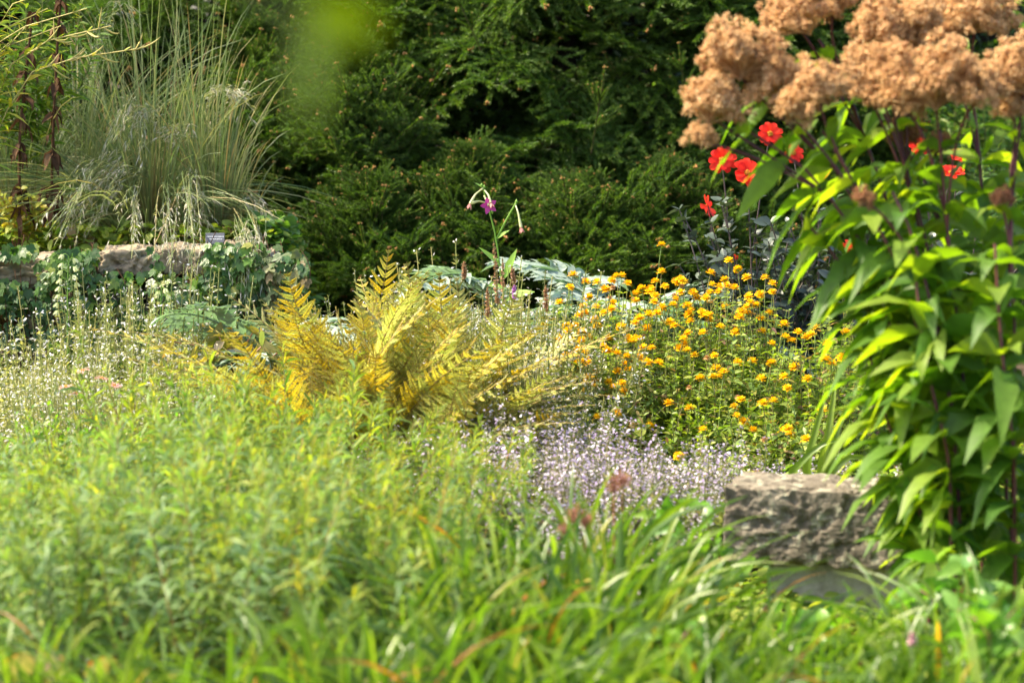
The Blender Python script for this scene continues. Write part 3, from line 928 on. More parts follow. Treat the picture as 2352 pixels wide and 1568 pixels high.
# ------------------------------------------------------------------ ivy and vines over the wall
def vine(name, label, rects, Y, n, size, mat, seed, lobed=True, phys='ivy'):
    r = np.random.default_rng(seed)
    x0 = np.mean([q[0] for q in rects])
    b = root_at(x0, Y - .28)
    t = thing(name, label, phys, b)
    g, gs = Geo(), Geo()
    for (a, c, d, e) in rects:
        m = int(n * (d - a) * (e - c) / 20000)
        xs, ys = r.uniform(a, d, m), r.uniform(c, e, m)
        pos = np.array([P(x, y, Y - .19) for x, y in zip(xs, ys)]) - b
        pos[:, 1] += r.uniform(-.09, .04, m)
        # short trailing stems
        for k in range(max(2, m // 12)):
            p0 = pos[r.integers(0, m)]
            pth = np.array([p0 + [0, .05, .05], p0 + [r.normal(0, .05), -.02, -.05], p0 + [r.normal(0, .1), .0, -.17]])
            tubes(gs, bez(pth[None, 0], pth[None, 1], pth[None, 2], 6), .002, 3)
        nrmv = nrm(np.stack([r.normal(-.1, .45, m), r.normal(-.8, .3, m), r.normal(.55, .35, m)], 1))
        down = nrm(np.stack([r.normal(0, .5, m), r.normal(-.1, .2, m), r.normal(-.8, .3, m)], 1))
        D0 = nrm(down - nrmv * np.sum(down * nrmv, 1, keepdims=True))
        Sd = np.cross(D0, nrmv)
        L = size * r.uniform(.6, 1.25, m)
        rr = r.random(m)
        lob = ((0, 1.0, .62), (.75, .8, .5), (-.75, .8, .5), (1.5, .55, .45), (-1.5, .55, .45)) if lobed else ((0, 1, .75), (.6, .75, .6), (-.6, .75, .6))
        for (an, ls, ws) in lob:
            D = D0 * math.cos(an) + Sd * math.sin(an)
            leaves(g, pos, D, nrmv + r.normal(0, .02, (m, 3)), L * ls, L * ws, .1, rr, OVATE, .12)
    obj("stems", gs, M['bark'], t)
    obj("leaves", g, mat, t)


vine("ivy", "bright green creeper hanging over the pale top stones of the wall", [(90, 590, 215, 680), (205, 622, 340, 740), (380, 628, 560, 700), (-60, 560, 90, 590), (485, 565, 600, 660), (350, 565, 376, 680), (-60, 640, 60, 720), (126, 570, 216, 640), (475, 556, 610, 640), (120, 575, 220, 640)], WALL_Y, 190, .034, M['ivy'], 1)
vine("ivy", "dark ivy on the wall left of the tall green-white flower spike", [(-60, 640, 110, 800), (90, 680, 190, 790)], WALL_Y, 130, .034, M['ivy_dark'], 2)
vine("ivy", "dark blue-green ivy between the rusty stone and the cardoon leaves", [(400, 650, 640, 720), (470, 710, 690, 790), (570, 580, 705, 700)], WALL_Y, 120, .034, M['ivy_dark'], 3)
vine("ivy", "green ivy on the wall between the two green-white flower spikes", [(150, 690, 350, 810), (320, 730, 460, 810)], WALL_Y, 170, .034, M['ivy'], 4)
vine("vine", "pale broad-leaved vine at the wall end beside the spruces", [(590, 565, 700, 650), (600, 620, 710, 730)], WALL_Y - .02, 52, .045, M['vine_pale'], 5, True, 'vine')


def cover(name, label, cat, x0, x1, y0, y1, n, h, L, W, mat, seed, prof=OVATE, kind=None):
    r = np.random.default_rng(seed)
    x, y = r.uniform(x0, x1, n), r.uniform(y0, y1, n)
    B = np.stack([x, y, gz(x, y) + r.uniform(0, 1, n) ** .7 * h], 1)
    D = nrm(np.stack([r.normal(0, 1, n), r.normal(-.2, 1, n), r.normal(.25, .45, n)], 1))
    g = Geo()
    leaves(g, B, D, UPZ + r.normal(0, .4, (n, 3)), L * r.uniform(.6, 1.3, n), W * r.uniform(.6, 1.3, n), .25, r.random(n), prof, .15)
    o = obj(name, g, mat)
    if kind:
        tag(o, kind=kind)
    else:
        tag(o, label, cat)
    return o


cover("ground_cover", None, None, -2.6, -.9, 9.95, 10.7, 3600, .16, .055, .04, M['hel_leaf'], 21, kind="stuff")
cover("trailing_cover", None, None, -1.15, -.55, 9.85, 10.8, 2600, .2, .06, .045, M['ivy'], 25, kind="stuff")
cover("undergrowth", None, None, -2.3, 2.4, 7.5, 9.9, 22000, .24, .085, .03, M['hel_leaf'], 22, LANCE, kind="stuff")
cover("low_undergrowth", None, None, -2.0, 2.0, 5.2, 7.5, 14000, .08, .07, .028, M['hel_leaf'], 26, LANCE, kind="stuff")

# plant name plaque on the wall
pt_ = P(497, 548, 9.93)
pl = thing("plant_label", "small dark plant name plaque with two white lines on the wall top", "label", root_at(497, 9.93) * [1, 1, 0] + [0, 0, pt_[2] - .13])
bm = bmesh.new()
bmesh.ops.create_cube(bm, size=1)
bmesh.ops.scale(bm, vec=(.078, .004, .05), verts=bm.verts)
bmesh.ops.bevel(bm, geom=bm.edges[:], offset=.0015, segments=1, affect='EDGES')
me = bpy.data.meshes.new("plaque"); bm.to_mesh(me); bm.free(); me.materials.append(M['plaque'])
pq = put("plaque", me, pl, (0, 0, .13), (-.45, 0, .05))
r = np.random.default_rng(3)
bm = bmesh.new()
for (z, x0, x1) in ((.008, -.034, .032), (-.003, -.022, .028)):
    x = x0
    while x < x1:
        w = r.uniform(.003, .008)
        v = [bm.verts.new((x + a, -.0026, z + c)) for a, c in ((0, -.002), (w, -.002), (w, .002), (0, .002))]
        bm.faces.new(v)
        x += w + .0016
me = bpy.data.meshes.new("lettering"); bm.to_mesh(me); bm.free(); me.materials.append(M['white'])
put("lettering", me, pq)
g = Geo()
tubes(g, [[(0, .006, -.25), (0, .006, .0), (0, .004, .125)]], .004, 6)
obj("stake", g, M['metal'], pl)

# ------------------------------------------------------------------ ferns
def frond(seed, H=.72, lean=.3, arch=.25, wmax=.13):
    r = np.random.default_rng(seed)
    g, gs = Geo(), Geo()
    K = 14
    s = np.linspace(0, 1, K)
    path = np.stack([lean * H * s + arch * H * s ** 3, .05 * np.sin(s * 3.2 + seed * 1.7) * s, H * (s - .28 * arch * 2 * s ** 3)], 1)[None]
    tubes(gs, path, .0035 * np.linspace(1, .25, K)[None], 5)
    n = 27
    sp = np.linspace(.13, .985, n)
    pos, T = along(path, sp[None]); pos, T = pos[0], T[0]
    lat = nrm(np.cross(T, np.cross(T, np.array([0, 1.0, 0])) * -1))
    lat = np.broadcast_to(np.array([0, 1.0, 0]), T.shape)
    prof = np.interp(sp, [.16, .3, .5, .8, 1], [.55, .9, 1.0, .55, .06])
    Nn = nrm(np.cross(T, lat))
    for sd in (-1, 1):
        L = wmax * prof * r.uniform(.88, 1.1, n)
        D = nrm(T * .85 + lat * sd + Nn * r.normal(.05, .15, (n, 1)) + r.normal(0, .06, (n, 3)))
        b = pos
        e = b + D * L[:, None] + np.array([0, 0, -1]) * (L * r.uniform(.0, .3, n))[:, None] + T * (L * .12)[:, None]
        pa = bez(b, (b + e) / 2 + D * 0 - T * (L * .04)[:, None], e, 6)
        tubes(gs, pa, .0011, 3)
        rr = r.random(n)
        m = 15
        u = np.linspace(.04, .97, m)
        q, Tq = along(pa, np.broadcast_to(u, (n, m)))
        for s2 in (-1, 1):
            ax = np.cross(np.broadcast_to(Nn[:, None], Tq.shape), Tq) * s2
            Dp = nrm(ax + Tq * .35 + r.normal(0, .10, ax.shape))
            lp = (.0135 * np.interp(u, [0, .3, 1], [.9, 1, .2]))[None] * (L / wmax)[:, None] ** .5
            leaves(g, q.reshape(-1, 3), Dp.reshape(-1, 3), np.broadcast_to(Nn[:, None], Tq.shape).reshape(-1, 3) + r.normal(0, .2, (n * m, 3)),
                   lp.ravel(), .0048, .12, np.clip(np.repeat(rr, m) + r.normal(0, .06, n * m), 0, 1), np.array([[0, .9], [.5, 1], [1, .25]]))
    return g, gs


FRONDS = []
for i in range(9):
    gl, gs = frond(i + 1, (.72, .66, .78, .6, .7, .64, .68, .74, .58)[i], (.25, .5, .15, .7, .35, .55, .4, .2, .8)[i], (.2, .3, .12, .45, .35, .2, .5, .3, .6)[i], (.13, .12, .14, .12, .13, .115, .12, .10, .13)[i])
    FRONDS.append([gl.mesh("blade", [M[k]]) for k in ('fern_gold', 'fern_pale', 'fern_green')] + [gs.mesh("stalk", [M['fern_stalk']])])


def fern(label, px, Y, specs, seed, group="ferns"):
    """specs: (azimuth of lean seen from above, scale, tilt, colour index)"""
    r = np.random.default_rng(seed)
    t = thing("fern", label, "fern", root_at(px, Y), group)
    for (az, sc, tilt, ci) in specs:
        f = FRONDS[int(r.integers(0, 9))]
        st = put("frond", f[3], t, (r.normal(0, .04), r.normal(0, .04), 0), (r.normal(0, .3), tilt, az), sc)
        put("leaflets", f[ci], st)
    return t


def fan(n, sc, seed, cols, tilt=(-.35, .25), front=False):
    r = np.random.default_rng(seed)
    n = int(n * (2.3 if front else 1.9))
    return [(-PI / 2 + (r.uniform(-1.7, 1.7) if front else r.uniform(-PI, PI)), sc * r.uniform(.8, 1.15), r.uniform(*tilt), int(r.choice(cols))) for _ in range(n)]


fern("large golden bracken fern in the centre of the bed", 1000, 8.95, fan(20, 1.18, 1, [0, 1]) + [(-.8, 1.25, -.15, 0), (-2.2, 1.25, -.1, 0), (-1.5, 1.3, -.3, 0), (-2.9, 1.15, -.1, 0)], 1)
fern("golden fern left of centre with upright yellow fronds", 805, 8.95, fan(22, 1.22, 2, [0, 0, 1], (-.5, .1)) + [(PI, 1.15, -.2, 0), (2.6, 1.1, .15, 0)], 2)
fern("low yellow fern at the left end, beside the autumn-leaved shrub", 715, 8.9, fan(12, .88, 3, [0, 0, 1], (-.5, .1)), 3)
fern("pale green fern in the middle with the tall light frond tip", 1010, 9.3, fan(9, 1.12, 4, [1, 1, 1]) + [(-1.2, 1.34, -.4, 1), (1.4, 1.3, -.35, 0), (-1.9, 1.25, -.3, 1)], 4)
fern("pale feathery fern in front of the gold fronds", 1010, 8.55, fan(16, .95, 5, [1, 1, 1, 0], (-.3, .35), True), 5)
fern("yellow-green fern right of centre reaching toward the yellow flowers", 1050, 8.8, fan(13, .95, 6, [1, 1, 0], (-.5, .0)), 6)
fern("small faded fern at the feet of the yellow flowers", 1235, 8.5, fan(8, .5, 7, [1, 1, 0, 2]), 7)
fern("pale fern low on the left of the golden fronds", 880, 8.55, fan(12, 1.15, 8, [1, 0, 0], (-.5, .1), True), 8)
fern("yellow-green fern low in front of the large golden bracken", 930, 8.6, fan(13, 1.05, 13, [0, 1, 1], (-.4, .2), True), 13)
fern("gold-tipped fern low between the pale fern and the yellow flowers", 990, 8.7, fan(12, .95, 14, [0, 1], (-.4, .2), True), 14)
fern("yellowing fern low in front of the left golden fern", 790, 8.6, fan(13, 1.2, 15, [0, 0, 1], (-.5, .1), True), 15)
fern("tiny gold fern among the feathery green leaves", 632, 8.7, fan(5, .5, 12, [0, 0], (.0, .3)), 12)
fern("fresh green fern against the wall behind the green-white spike", 200, 9.72, fan(13, .95, 9, [2], (-.1, .5), True), 9)
fern("green fern at the wall foot below the pale upright stone", 330, 9.65, fan(9, .72, 10, [2], (.1, .6), True), 10)
fern("green fern at the far left foot of the wall", 60, 9.6, fan(9, .7, 11, [2], (.1, .6), True), 11)


# ------------------------------------------------------------------ cardoons
def cardoon_leaf(seed, L=.62):
    r = np.random.default_rng(seed)
    g, gs = Geo(), Geo()
    K = 12
    s = np.linspace(0, 1, K)
    path = np.stack([L * s * (.85 + .0 * s), .03 * np.sin(s * 3 + seed), L * (.62 * s - .62 * s ** 2.2)], 1)[None]
    tubes(gs, path, .008 * np.linspace(1, .2, K)[None], 5)
    ribbon(g, path, .035, .6, prof=np.array([[0, .3], [.3, 1], [1, .2]]))
    n = 13
    sp = np.linspace(.14, .97, n)
    pos, T = along(path, sp[None]); pos, T = pos[0], T[0]
    for sd in (-1, 1):
        lat = np.array([0, 1.0, 0]) * sd
        Ls = .19 * np.interp(sp, [0, .35, .7, 1], [.5, 1, .75, .35]) * r.uniform(.8, 1.15, n)
        D = nrm(T * .75 + lat + r.normal(0, .12, (n, 3)) + [0, 0, .12])
        rr = r.uniform(.2, 1, n)
        leaves(g, pos, D, UPZ + r.normal(0, .25, (n, 3)), Ls, Ls * .30, .25, rr, LANCE, .35, curl=.03)
        for u, sc, a2 in ((.35, .45, .9), (.6, .38, .8), (.35, .42, -.9), (.6, .34, -.8)):
            q = pos + D * (Ls * u)[:, None] - UPZ * (.25 * Ls * u * u)[:, None]
            side = nrm(np.cross(UPZ, D))
            D2 = nrm(D + side * a2 + r.normal(0, .1, D.shape))
            leaves(g, q, D2, UPZ + r.normal(0, .25, (n, 3)), Ls * sc, Ls * sc * .3, .2, rr, LANCE, .3)
    tip = pos[-1:]
    leaves(g, tip, T[-1:], UPZ, .11, .04, .3, .8, LANCE, .3)
    return g.mesh("blade", [M['cardoon']]), gs.mesh("leaf", [M['cardoon']])


CARD = [cardoon_leaf(i + 1, .6 + .05 * i) for i in range(4)]


def cardoon(label, px, Y, n, sc, seed, base_h=0.0, front=True):
    r = np.random.default_rng(seed)
    t = thing("cardoon", label, "plant", root_at(px, Y), "silver cardoons")
    for k in range(n):
        az = -PI / 2 + (k + r.uniform(-.35, .35)) / n * 2 * PI
        c = CARD[int(r.integers(0, 4))]
        tl = r.uniform(-.55, .1)
        st = put("leaf", c[1], t, (r.normal(0, .03), r.normal(0, .03), base_h * r.uniform(.2, 1)), (r.normal(0, .35), tl, az), sc * r.uniform(.75, 1.1))
        put("blade", c[0], st)


cardoon("large silver cardoon behind the white-flowered spikes and tobacco stem", 1200, 9.95, 19, 1.1, 1, .52)
cardoon("silver cardoon behind the left half of the yellow flowers", 1420, 9.85, 18, 1.08, 2, .5)
cardoon("silver cardoon behind the tallest yellow flower", 1540, 9.95, 14, 1.05, 3, .5)
cardoon("silver cardoon left of the golden fern, under the grass plumes", 650, 9.2, 20, 1.0, 4, .52)
cardoon("small silver cardoon at the left end of the gold fern", 770, 9.6, 12, .9, 5, .5)
cardoon("silver cardoon deep among the white-flowered spikes", 1060, 9.85, 13, 1.0, 6, .46)


# ------------------------------------------------------------------ calamint: airy spikes with small white or lilac florets
def calamint(seed, H=.5, n=46, leaf='cal_leaf', flo='cal_white', nf=2):
    n = int(n * 1.15)
    r = np.random.default_rng(seed)
    az = r.uniform(0, 2 * PI, n)
    rb = np.sqrt(r.uniform(0, 1, n)) * .16
    hh = H * r.uniform(.62, 1.05, n)
    p0 = np.stack([np.cos(az) * rb, np.sin(az) * rb, np.full(n, -.02)], 1)
    out = np.stack([np.cos(az), np.sin(az), np.zeros(n)], 1)
    p2 = p0 + out * (rb * .7 + .02)[:, None] + UPZ * hh[:, None] + r.normal(0, .02, (n, 3))
    pa = bez(p0, (p0 + p2) / 2 + r.normal(0, .015, (n, 3)), p2, 8)
    g = Geo()
    tubes(g, pa, .0016, 3, 0, r.uniform(.2, 1, n))
    A = g.mesh("stems", [M[leaf]])
    g = Geo()
    stemleaves(g, pa, 18, .1, .9, .034, .015, 1.1, .15, LANCE3, .0, 'opposite', (0, 1), Lend=.45, jit=.5)
    stemleaves(g, pa, 15, .3, 1.0, .044, .007, 1.1, .02, np.array([[0, .2], [.3, .35], [.45, 1], [.6, .5], [.8, 1], [1, .1]]), .0, 'whorl', (.2, 1), Lend=.2, jit=.6)
    B = g.mesh("leaves", [M[leaf]])
    g = Geo()
    stemleaves(g, pa, 7, .5, .98, .034, .0085, 1.1, .1, np.array([[0, .03], [.5, .05], [.62, .8], [1, .9]]), .0, 'opposite', (0, 1), Lend=.5, jit=.8)
    if nf > 2:
        stemleaves(g, pa, 8, .55, 1.0, .026, .0115, 1.2, .3, np.array([[0, .03], [.45, .05], [.6, .9], [1, .9]]), .0, 'opposite', (0, 1), Lend=.6, jit=.9)
    C = g.mesh("blossoms", [M[flo]])
    return A, B, C


CALW = [calamint(i + 1, .5, 44) for i in range(3)]
CALL = [calamint(i + 11, .42, 34, 'cal_leaf2', 'cal_lilac', 3) for i in range(3)]


def row(kind_name, cat, desc, phrase, group, variants, places, Hnom, seed, sx=1.0, rotr=PI):
    """one thing per place (px, top py, Y); the first of each mesh variant carries the parts that the copies share"""
    r = np.random.default_rng(seed)
    places = sorted(places)
    protos = {}
    for k, (px, py, Y) in enumerate(places):
        b = root_at(px, Y)
        h = P(px, py, Y)[2] - b[2]
        sc = max(.25, h / Hnom)
        v = k % len(variants)
        label = "%s, %s from the left %s" % (desc, ORD[k], phrase)
        rz = r.uniform(-rotr, rotr)
        wx = sx * (.5 + .5 * sc)
        if v not in protos:
            t = thing(kind_name, label, cat, b, group, rz)
            t.scale = (wx, wx, sc)
            ch = [put(me.name.split('.')[0], me, t) for me in variants[v]]
            protos[v] = (t, ch)
        else:
            dup(protos[v][0], protos[v][1], b, rz, (wx, sc), label)


row("calamint", "flowers", "white calamint with tan stems", "in front of the wall", "white calamints by the wall", CALW,
    [(30, 725, 9.3), (75, 728, 9.05), (190, 672, 9.35), (120, 770, 8.7), (297, 640, 9.3), (348, 630, 9.4), (432, 640, 9.35), (250, 760, 8.9), (390, 770, 9.1), (350, 800, 8.8), (470, 840, 8.8), (40, 840, 8.5), (200, 850, 8.5)], .5, 31)
row("calamint", "flowers", "white calamint", "in the pale spikes behind the ferns", "white calamints behind the ferns", CALW,
    [(880, 650, 9.55), (960, 640, 9.5), (1055, 595, 9.6), (1110, 640, 9.45), (1160, 640, 9.5), (1215, 680, 9.4), (1265, 700, 9.3), (1150, 720, 9.15), (1230, 780, 9.05), (1290, 800, 8.95), (1180, 830, 8.85), (1100, 690, 9.3), (1215, 850, 8.75), (1165, 820, 8.6), (1235, 880, 8.5), (1090, 640, 9.05), (1150, 650, 9.0), (1212, 690, 8.95), (1268, 720, 8.85)], .5, 32)
row("calamint", "flowers", "lilac calamint", "of the lilac drift in front", "lilac calamints in front", CALL,
    [(985, 972, 8.1), (1065, 952, 8.1), (1140, 947, 8.0), (1215, 927, 8.1), (1290, 975, 8.05), (1370, 962, 8.0), (1450, 987, 8.0), (1525, 1012, 7.9), (1590, 1037, 7.8), (1120, 1022, 7.6), (1220, 1012, 7.6), (1330, 1032, 7.6), (1440, 1052, 7.5)], .42, 33, 1.15)
row("calamint", "flowers", "lilac calamint", "of those low around the stone block", "lilac calamints by the stone block", CALL,
    [(1680, 1050, 8.1), (1790, 1045, 8.0), (1890, 1055, 7.9), (1960, 1045, 7.9), (1330, 1160, 7.0)], .42, 34)

# ------------------------------------------------------------------ yellow flowers
def daisy_head(seed, rings, mat_p, mat_d, disc, name, dome=1.0):
    r = np.random.default_rng(seed)
    g = Geo()
    for (n, L, W, el, rad, dr) in rings:
        az = np.linspace(0, 2 * PI, n, endpoint=False) + r.uniform(0, 6) + r.normal(0, .08, n)
        d = np.stack([np.cos(az), np.sin(az), np.zeros(n)], 1)
        e = np.radians(el) + r.normal(0, .12, n)
        D = d * np.cos(e)[:, None] + UPZ * np.sin(e)[:, None]
        leaves(g, d * rad + UPZ * .002 * dome, D, UPZ + d * -.2, L * r.uniform(.85, 1.12, n), W, dr, r.uniform(0, 1, n), PETAL, .18, 0)
    n = 40
    az, q = r.uniform(0, 6.28, n), np.sqrt(r.uniform(0, 1, n))
    bumps(g, np.stack([np.cos(az) * q * disc, np.sin(az) * q * disc, .006 * dome * (1.2 - q ** 2)], 1), disc * .16, 1, r.random(n), 1.5)
    # green cup under the head
    az = np.linspace(0, 2 * PI, 10, endpoint=False)
    d = np.stack([np.cos(az), np.sin(az), np.zeros(10)], 1)
    leaves(g, d * .001 - UPZ * .004, nrm(d + UPZ * .25), UPZ, disc * 1.7, disc * .7, 0, .4, LANCE3, 0, 2)
    return g.mesh(name, [mat_p, mat_d, M['hel_leaf']])


HEL = [daisy_head(i + 1, [(17, .017, .0068, 4, .004, .22), (15, .0175, .0065, 38, .004, .1), (12, .0165, .006, 66, .003, .03)], M['hel_petal'], M['hel_disc'], .009, "flower_head") for i in range(4)]
HELD = daisy_head(9, [(14, .014, .004, 10, .003, .9), (12, .013, .004, 50, .003, .3)], M['hel_dead'], M['hel_dead'], .008, "withered_head", 1.6)

ZP = """855,50 855,220 1280,147 1335,203 1163,226 1252,269 1390,255 1505,257 1552,294 1550,345 1470,363 1172,300 1312,320 1263,303
1222,312 1215,343 1160,348 1052,350 1132,385 1078,383 300,240 280,315 384,283 452,284 502,330 545,272 575,246 608,243 643,294 818,280
877,311 945,283 975,270 998,285 735,327 790,325 780,348 815,369 690,362 695,402 810,408 930,425 940,390 978,350 400,380 370,437 342,490
378,474 445,440 548,415 545,455 497,480 437,517 217,410 260,556 318,556 268,592 218,638 290,655 352,648 395,628 357,595 455,560 520,645
490,688 517,715 376,722 340,705 603,567 650,640 690,635 715,640 670,655 690,540 720,510 765,575 775,487 855,443 830,480 910,535 935,560
1020,432 1045,460 1030,490 1110,472 1150,490 1125,497 1155,523 1040,528 1255,440 1225,563 1405,377 1412,410 1448,427 1390,443 1355,465
1395,480 1345,505 1480,512 1530,475 1625,550 1632,628 1710,597 1765,630 1820,567 1675,652 1792,612 1545,670 1890,672 1885,772 1925,795
1485,595 1325,597 1115,603 1025,605 995,637 1000,670 965,700 1015,710 740,695 795,697 713,755 638,750 570,732 628,800 765,788 838,792
1065,743 1187,745 1330,790 1425,780 1545,793 1695,818 1098,888 1215,878 1180,878 1245,850 1480,890 1625,878 1772,893 1645,948 1198,825
140,838 228,770 255,745 87,957 320,795 365,785 350,830 400,790 385,765 445,848 400,890 450,910 430,940 390,925 365,970 527,910 555,942
607,917 580,845 650,830 620,965 518,1003 570,1103 455,1130 673,1193 783,1185 900,1043 1030,1073 1355,1020 1312,1065 1325,1122 1370,1158
1430,1213 1493,1045 1557,1028 1615,1222 1648,1203 1662,1237 1765,1270 1867,1093 965,1375 475,1305 1117,1208 1990,345 2010,600 1985,760"""
fl = [tuple(float(v) for v in q.split(',')) for q in ZP.split()]
fl = [(1205.9 + a * .3662, 545.5 + b * .3662) for a, b in fl]
ZD = [(985, 310), (530, 380), (940, 365), (300, 730), (105, 1047), (1500, 1270), (1140, 760), (1030, 945), (1335, 1005), (1450, 1475), (550, 318), (200, 780)]
fd = [(1205.9 + a * .3662, 545.5 + b * .3662) for a, b in ZD]


def hel_depth(y):
    return float(np.interp(y, [560, 640, 700, 760, 830, 900, 960, 1050], [9.55, 9.5, 9.3, 9.15, 8.95, 8.8, 8.65, 8.5]))


groups = {}
for dead, lst in ((False, fl), (True, fd)):
    for (x, y) in lst:
        row_ = 0 if y < 720 else 1 if y < 840 else 2
        wdt = (150, 150, 190)[row_]
        groups.setdefault((row_, int((x - 1215) // wdt)), []).append((x, y, dead))
rowname = ("of the tall back row", "of the middle row", "of the low front row")
cnts = {}
for key in sorted(groups):
    row_, ci = key
    mem = groups[key]
    k = cnts.get(row_, 0)
    cnts[row_] = k + 1
    r = np.random.default_rng(row_ * 50 + ci)
    mx = np.mean([m[0] for m in mem])
    Yc = hel_depth(np.mean([m[1] for m in mem])) + (.0, .0, .05)[row_]
    b = root_at(mx, Yc)
    lab = "yellow pompom-flowered plant, %s from the left %s" % (ORD[k], rowname[row_])
    if any(m[1] < 575 for m in mem):
        lab = "yellow-flowered plant whose lone flower stands highest, before the dark spruce"
    t = thing("yellow_flower_plant", lab, "flowers", b, "yellow flowering plants")
    tops = []
    for (x, y, dead) in mem:
        p = P(x, y, hel_depth(y) + r.normal(0, .07)) - b
        tops.append((p, dead))
    nf = len(tops)
    extra = (52, 64, 60)[row_]
    ex = []
    zt = np.mean([p[2] for p, _ in tops])
    for _ in range(extra):
        ex.append(np.array([r.uniform(-.17, .17), r.uniform(-.2, .2), zt * r.uniform(.55, .99)]))
    allp = np.array([p for p, _ in tops] + ex)
    n = len(allp)
    p0 = np.stack([r.normal(0, .09, n) + allp[:, 0] * .45, r.normal(0, .07, n), np.full(n, -.03)], 1)
    p1 = p0 + (allp - p0) * .55 + r.normal(0, .03, (n, 3)) + UPZ * .08
    pa = bez(p0, p1, allp, 12)
    g = Geo()
    tubes(g, pa, .0028 * np.linspace(1, .55, 12)[None], 4, 0, r.random(n))
    obj("stems", g, M['hel_stem'], t)
    g = Geo()
    stemleaves(g, pa[:nf], 10, .2, .86, .06, .022, 1.15, .3, OVATE, .25, 'opposite', (0, .95), Lend=.5, Lmid=1.0)
    stemleaves(g, pa[nf:], 10, .15, 1.0, .062, .023, 1.1, .3, OVATE, .25, 'opposite', (0, 1), Lend=.55, Lmid=1.0)
    stemleaves(g, pa, 9, .3, .9, .03, .009, 1.0, .2, LANCE3, .1, 'opposite', (.2, 1), Lend=.7)
    obj("leaves", g, M['hel_leaf'], t)
    for (p, dead) in tops:
        lean = nrm(p * [.35, .2, 0] + [-.05, -.12, .8])
        q = Vector(lean).to_track_quat('Z', 'Y').to_euler()
        put("withered_head" if dead else "flower_head", HELD if dead else HEL[int(r.integers(0, 4))], t, p, (q.x + r.normal(0, .15), q.y + r.normal(0, .2), r.uniform(0, 6)), r.uniform(.92, 1.2))

# ------------------------------------------------------------------ dahlias
def dahlia_head(seed, n=9, L=.05, W=.026, up=8, two=True):
    r = np.random.default_rng(seed)
    g = Geo()
    for (m, l, el) in ((n, L, up), (n - 2, L * .82, up + 14)) if two else ((n, L, up),):
        az = np.linspace(0, 2 * PI, m, endpoint=False) + r.uniform(0, 6) + r.normal(0, .1, m)
        d = np.stack([np.cos(az), np.sin(az), np.zeros(m)], 1)
        e = np.radians(el) + r.normal(0, .15, m)
        D = d * np.cos(e)[:, None] + UPZ * np.sin(e)[:, None]
        leaves(g, d * .007, D, UPZ - d * .1, l * r.uniform(.85, 1.1, m), W, .18, r.random(m), PETAL, .22, 0)
    e = Geo()
    k = 60
    az, q = r.uniform(0, 6.28, k), np.sqrt(r.uniform(0, 1, k))
    bumps(e, np.stack([np.cos(az) * q * .012, np.sin(az) * q * .012, .004 + .006 * (1.1 - q ** 2)], 1), .0022, 0, r.random(k), 1.8)
    return g.mesh("flower", [M['dah_petal']]), e.mesh("eye", [M['dah_eye']])


DH = [dahlia_head(1, 9), dahlia_head(2, 12, .058, .03, 20), dahlia_head(3, 8, .05, .024, 5, False)]
DAH = [  # px, py, Y, facing (x, y, z), head, scale
    (1768, 308, 10.0, (.15, -.9, .35), 0, 1.0), (1658, 368, 10.0, (-.05, -.95, .2), 0, 1.1), (1716, 398, 9.95, (.1, -.8, .5), 1, 1.08),
    (1627, 475, 10.05, (-.85, .35, -.25), 2, 1.0), (1880, 386, 10.0, (.3, .5, -.1), 1, .95), (1822, 352, 10.1, (.3, -.8, .3), 0, .85), (1955, 575, 9.9, (.5, -.6, .4), 0, .95),
    (2110, 335, 10.1, (.2, -.7, .5), 0, .9), (2205, 360, 10.1, (0, -.5, .8), 1, .8), (2185, 398, 10.0, (0, -.4, .9), 1, .95), (2255, 445, 10.0, (.1, -.6, .7), 0, .8), (1690, 590, 9.9, (.4, -.5, .4), 2, .25)]


def dahlia(label, px, Y, heads, seed, nfill, w):
    r = np.random.default_rng(seed)
    b = root_at(px, Y)
    t = thing("dahlia", label, "flowers", b, "red dahlias")
    tops = [P(h[0], h[1], h[2]) - b for h in heads]
    fills = [np.array([r.uniform(-w, w), r.uniform(-.25, .25), r.uniform(.45, 1.06)]) for _ in range(nfill)]
    pa = []
    for q in tops + fills:
        p0 = np.array([r.normal(0, .06), r.normal(0, .06), -.03])
        pa.append(bez(p0[None], (p0 * .6 + q * .4 + [0, 0, .22])[None], q[None], 12)[0])
    pa = np.array(pa)
    g = Geo()
    tubes(g, pa, .0055 * np.linspace(1, .45, 12)[None], 5, 0, r.random(len(pa)))
    obj("stems", g, M['dah_stem'], t)
    g = Geo()
    nt = len(tops)
    stemleaves(g, pa[:nt], 10, .15, .85, .09, .05, 1.1, .25, OVATE, .2, 'opposite', (0, 1), Lend=.6)
    stemleaves(g, pa[nt:], 8, .2, 1.0, .095, .055, 1.1, .25, OVATE, .2, 'opposite', (0, 1), Lend=.7)
    stemleaves(g, pa[nt:], 8, .2, 1.0, .07, .035, .8, .25, OVATE, .2, 'opposite', (0, 1), Lend=.7)
    obj("leaves", g, M['dah_leaf'], t)
    for h, q in zip(heads, tops):
        e = Vector(h[3]).to_track_quat('Z', 'Y').to_euler()
        f = put("flower", DH[h[4]][0], t, q, e, h[5])
        put("eye", DH[h[4]][1], f)


dahlia("dark-leaved dahlia with red flowers left of the tan flower heads", 1730, 10.0, DAH[0:4] + [DAH[11]], 1, 26, .32)
dahlia("dark-leaved red dahlia whose blooms show through the gaps at the leafy plant's edge", 1880, 10.05, DAH[4:7], 2, 24, .3)
dahlia("red dahlia glimpsed far right between the purple stems", 2170, 10.1, DAH[7:11], 3, 18, .4)

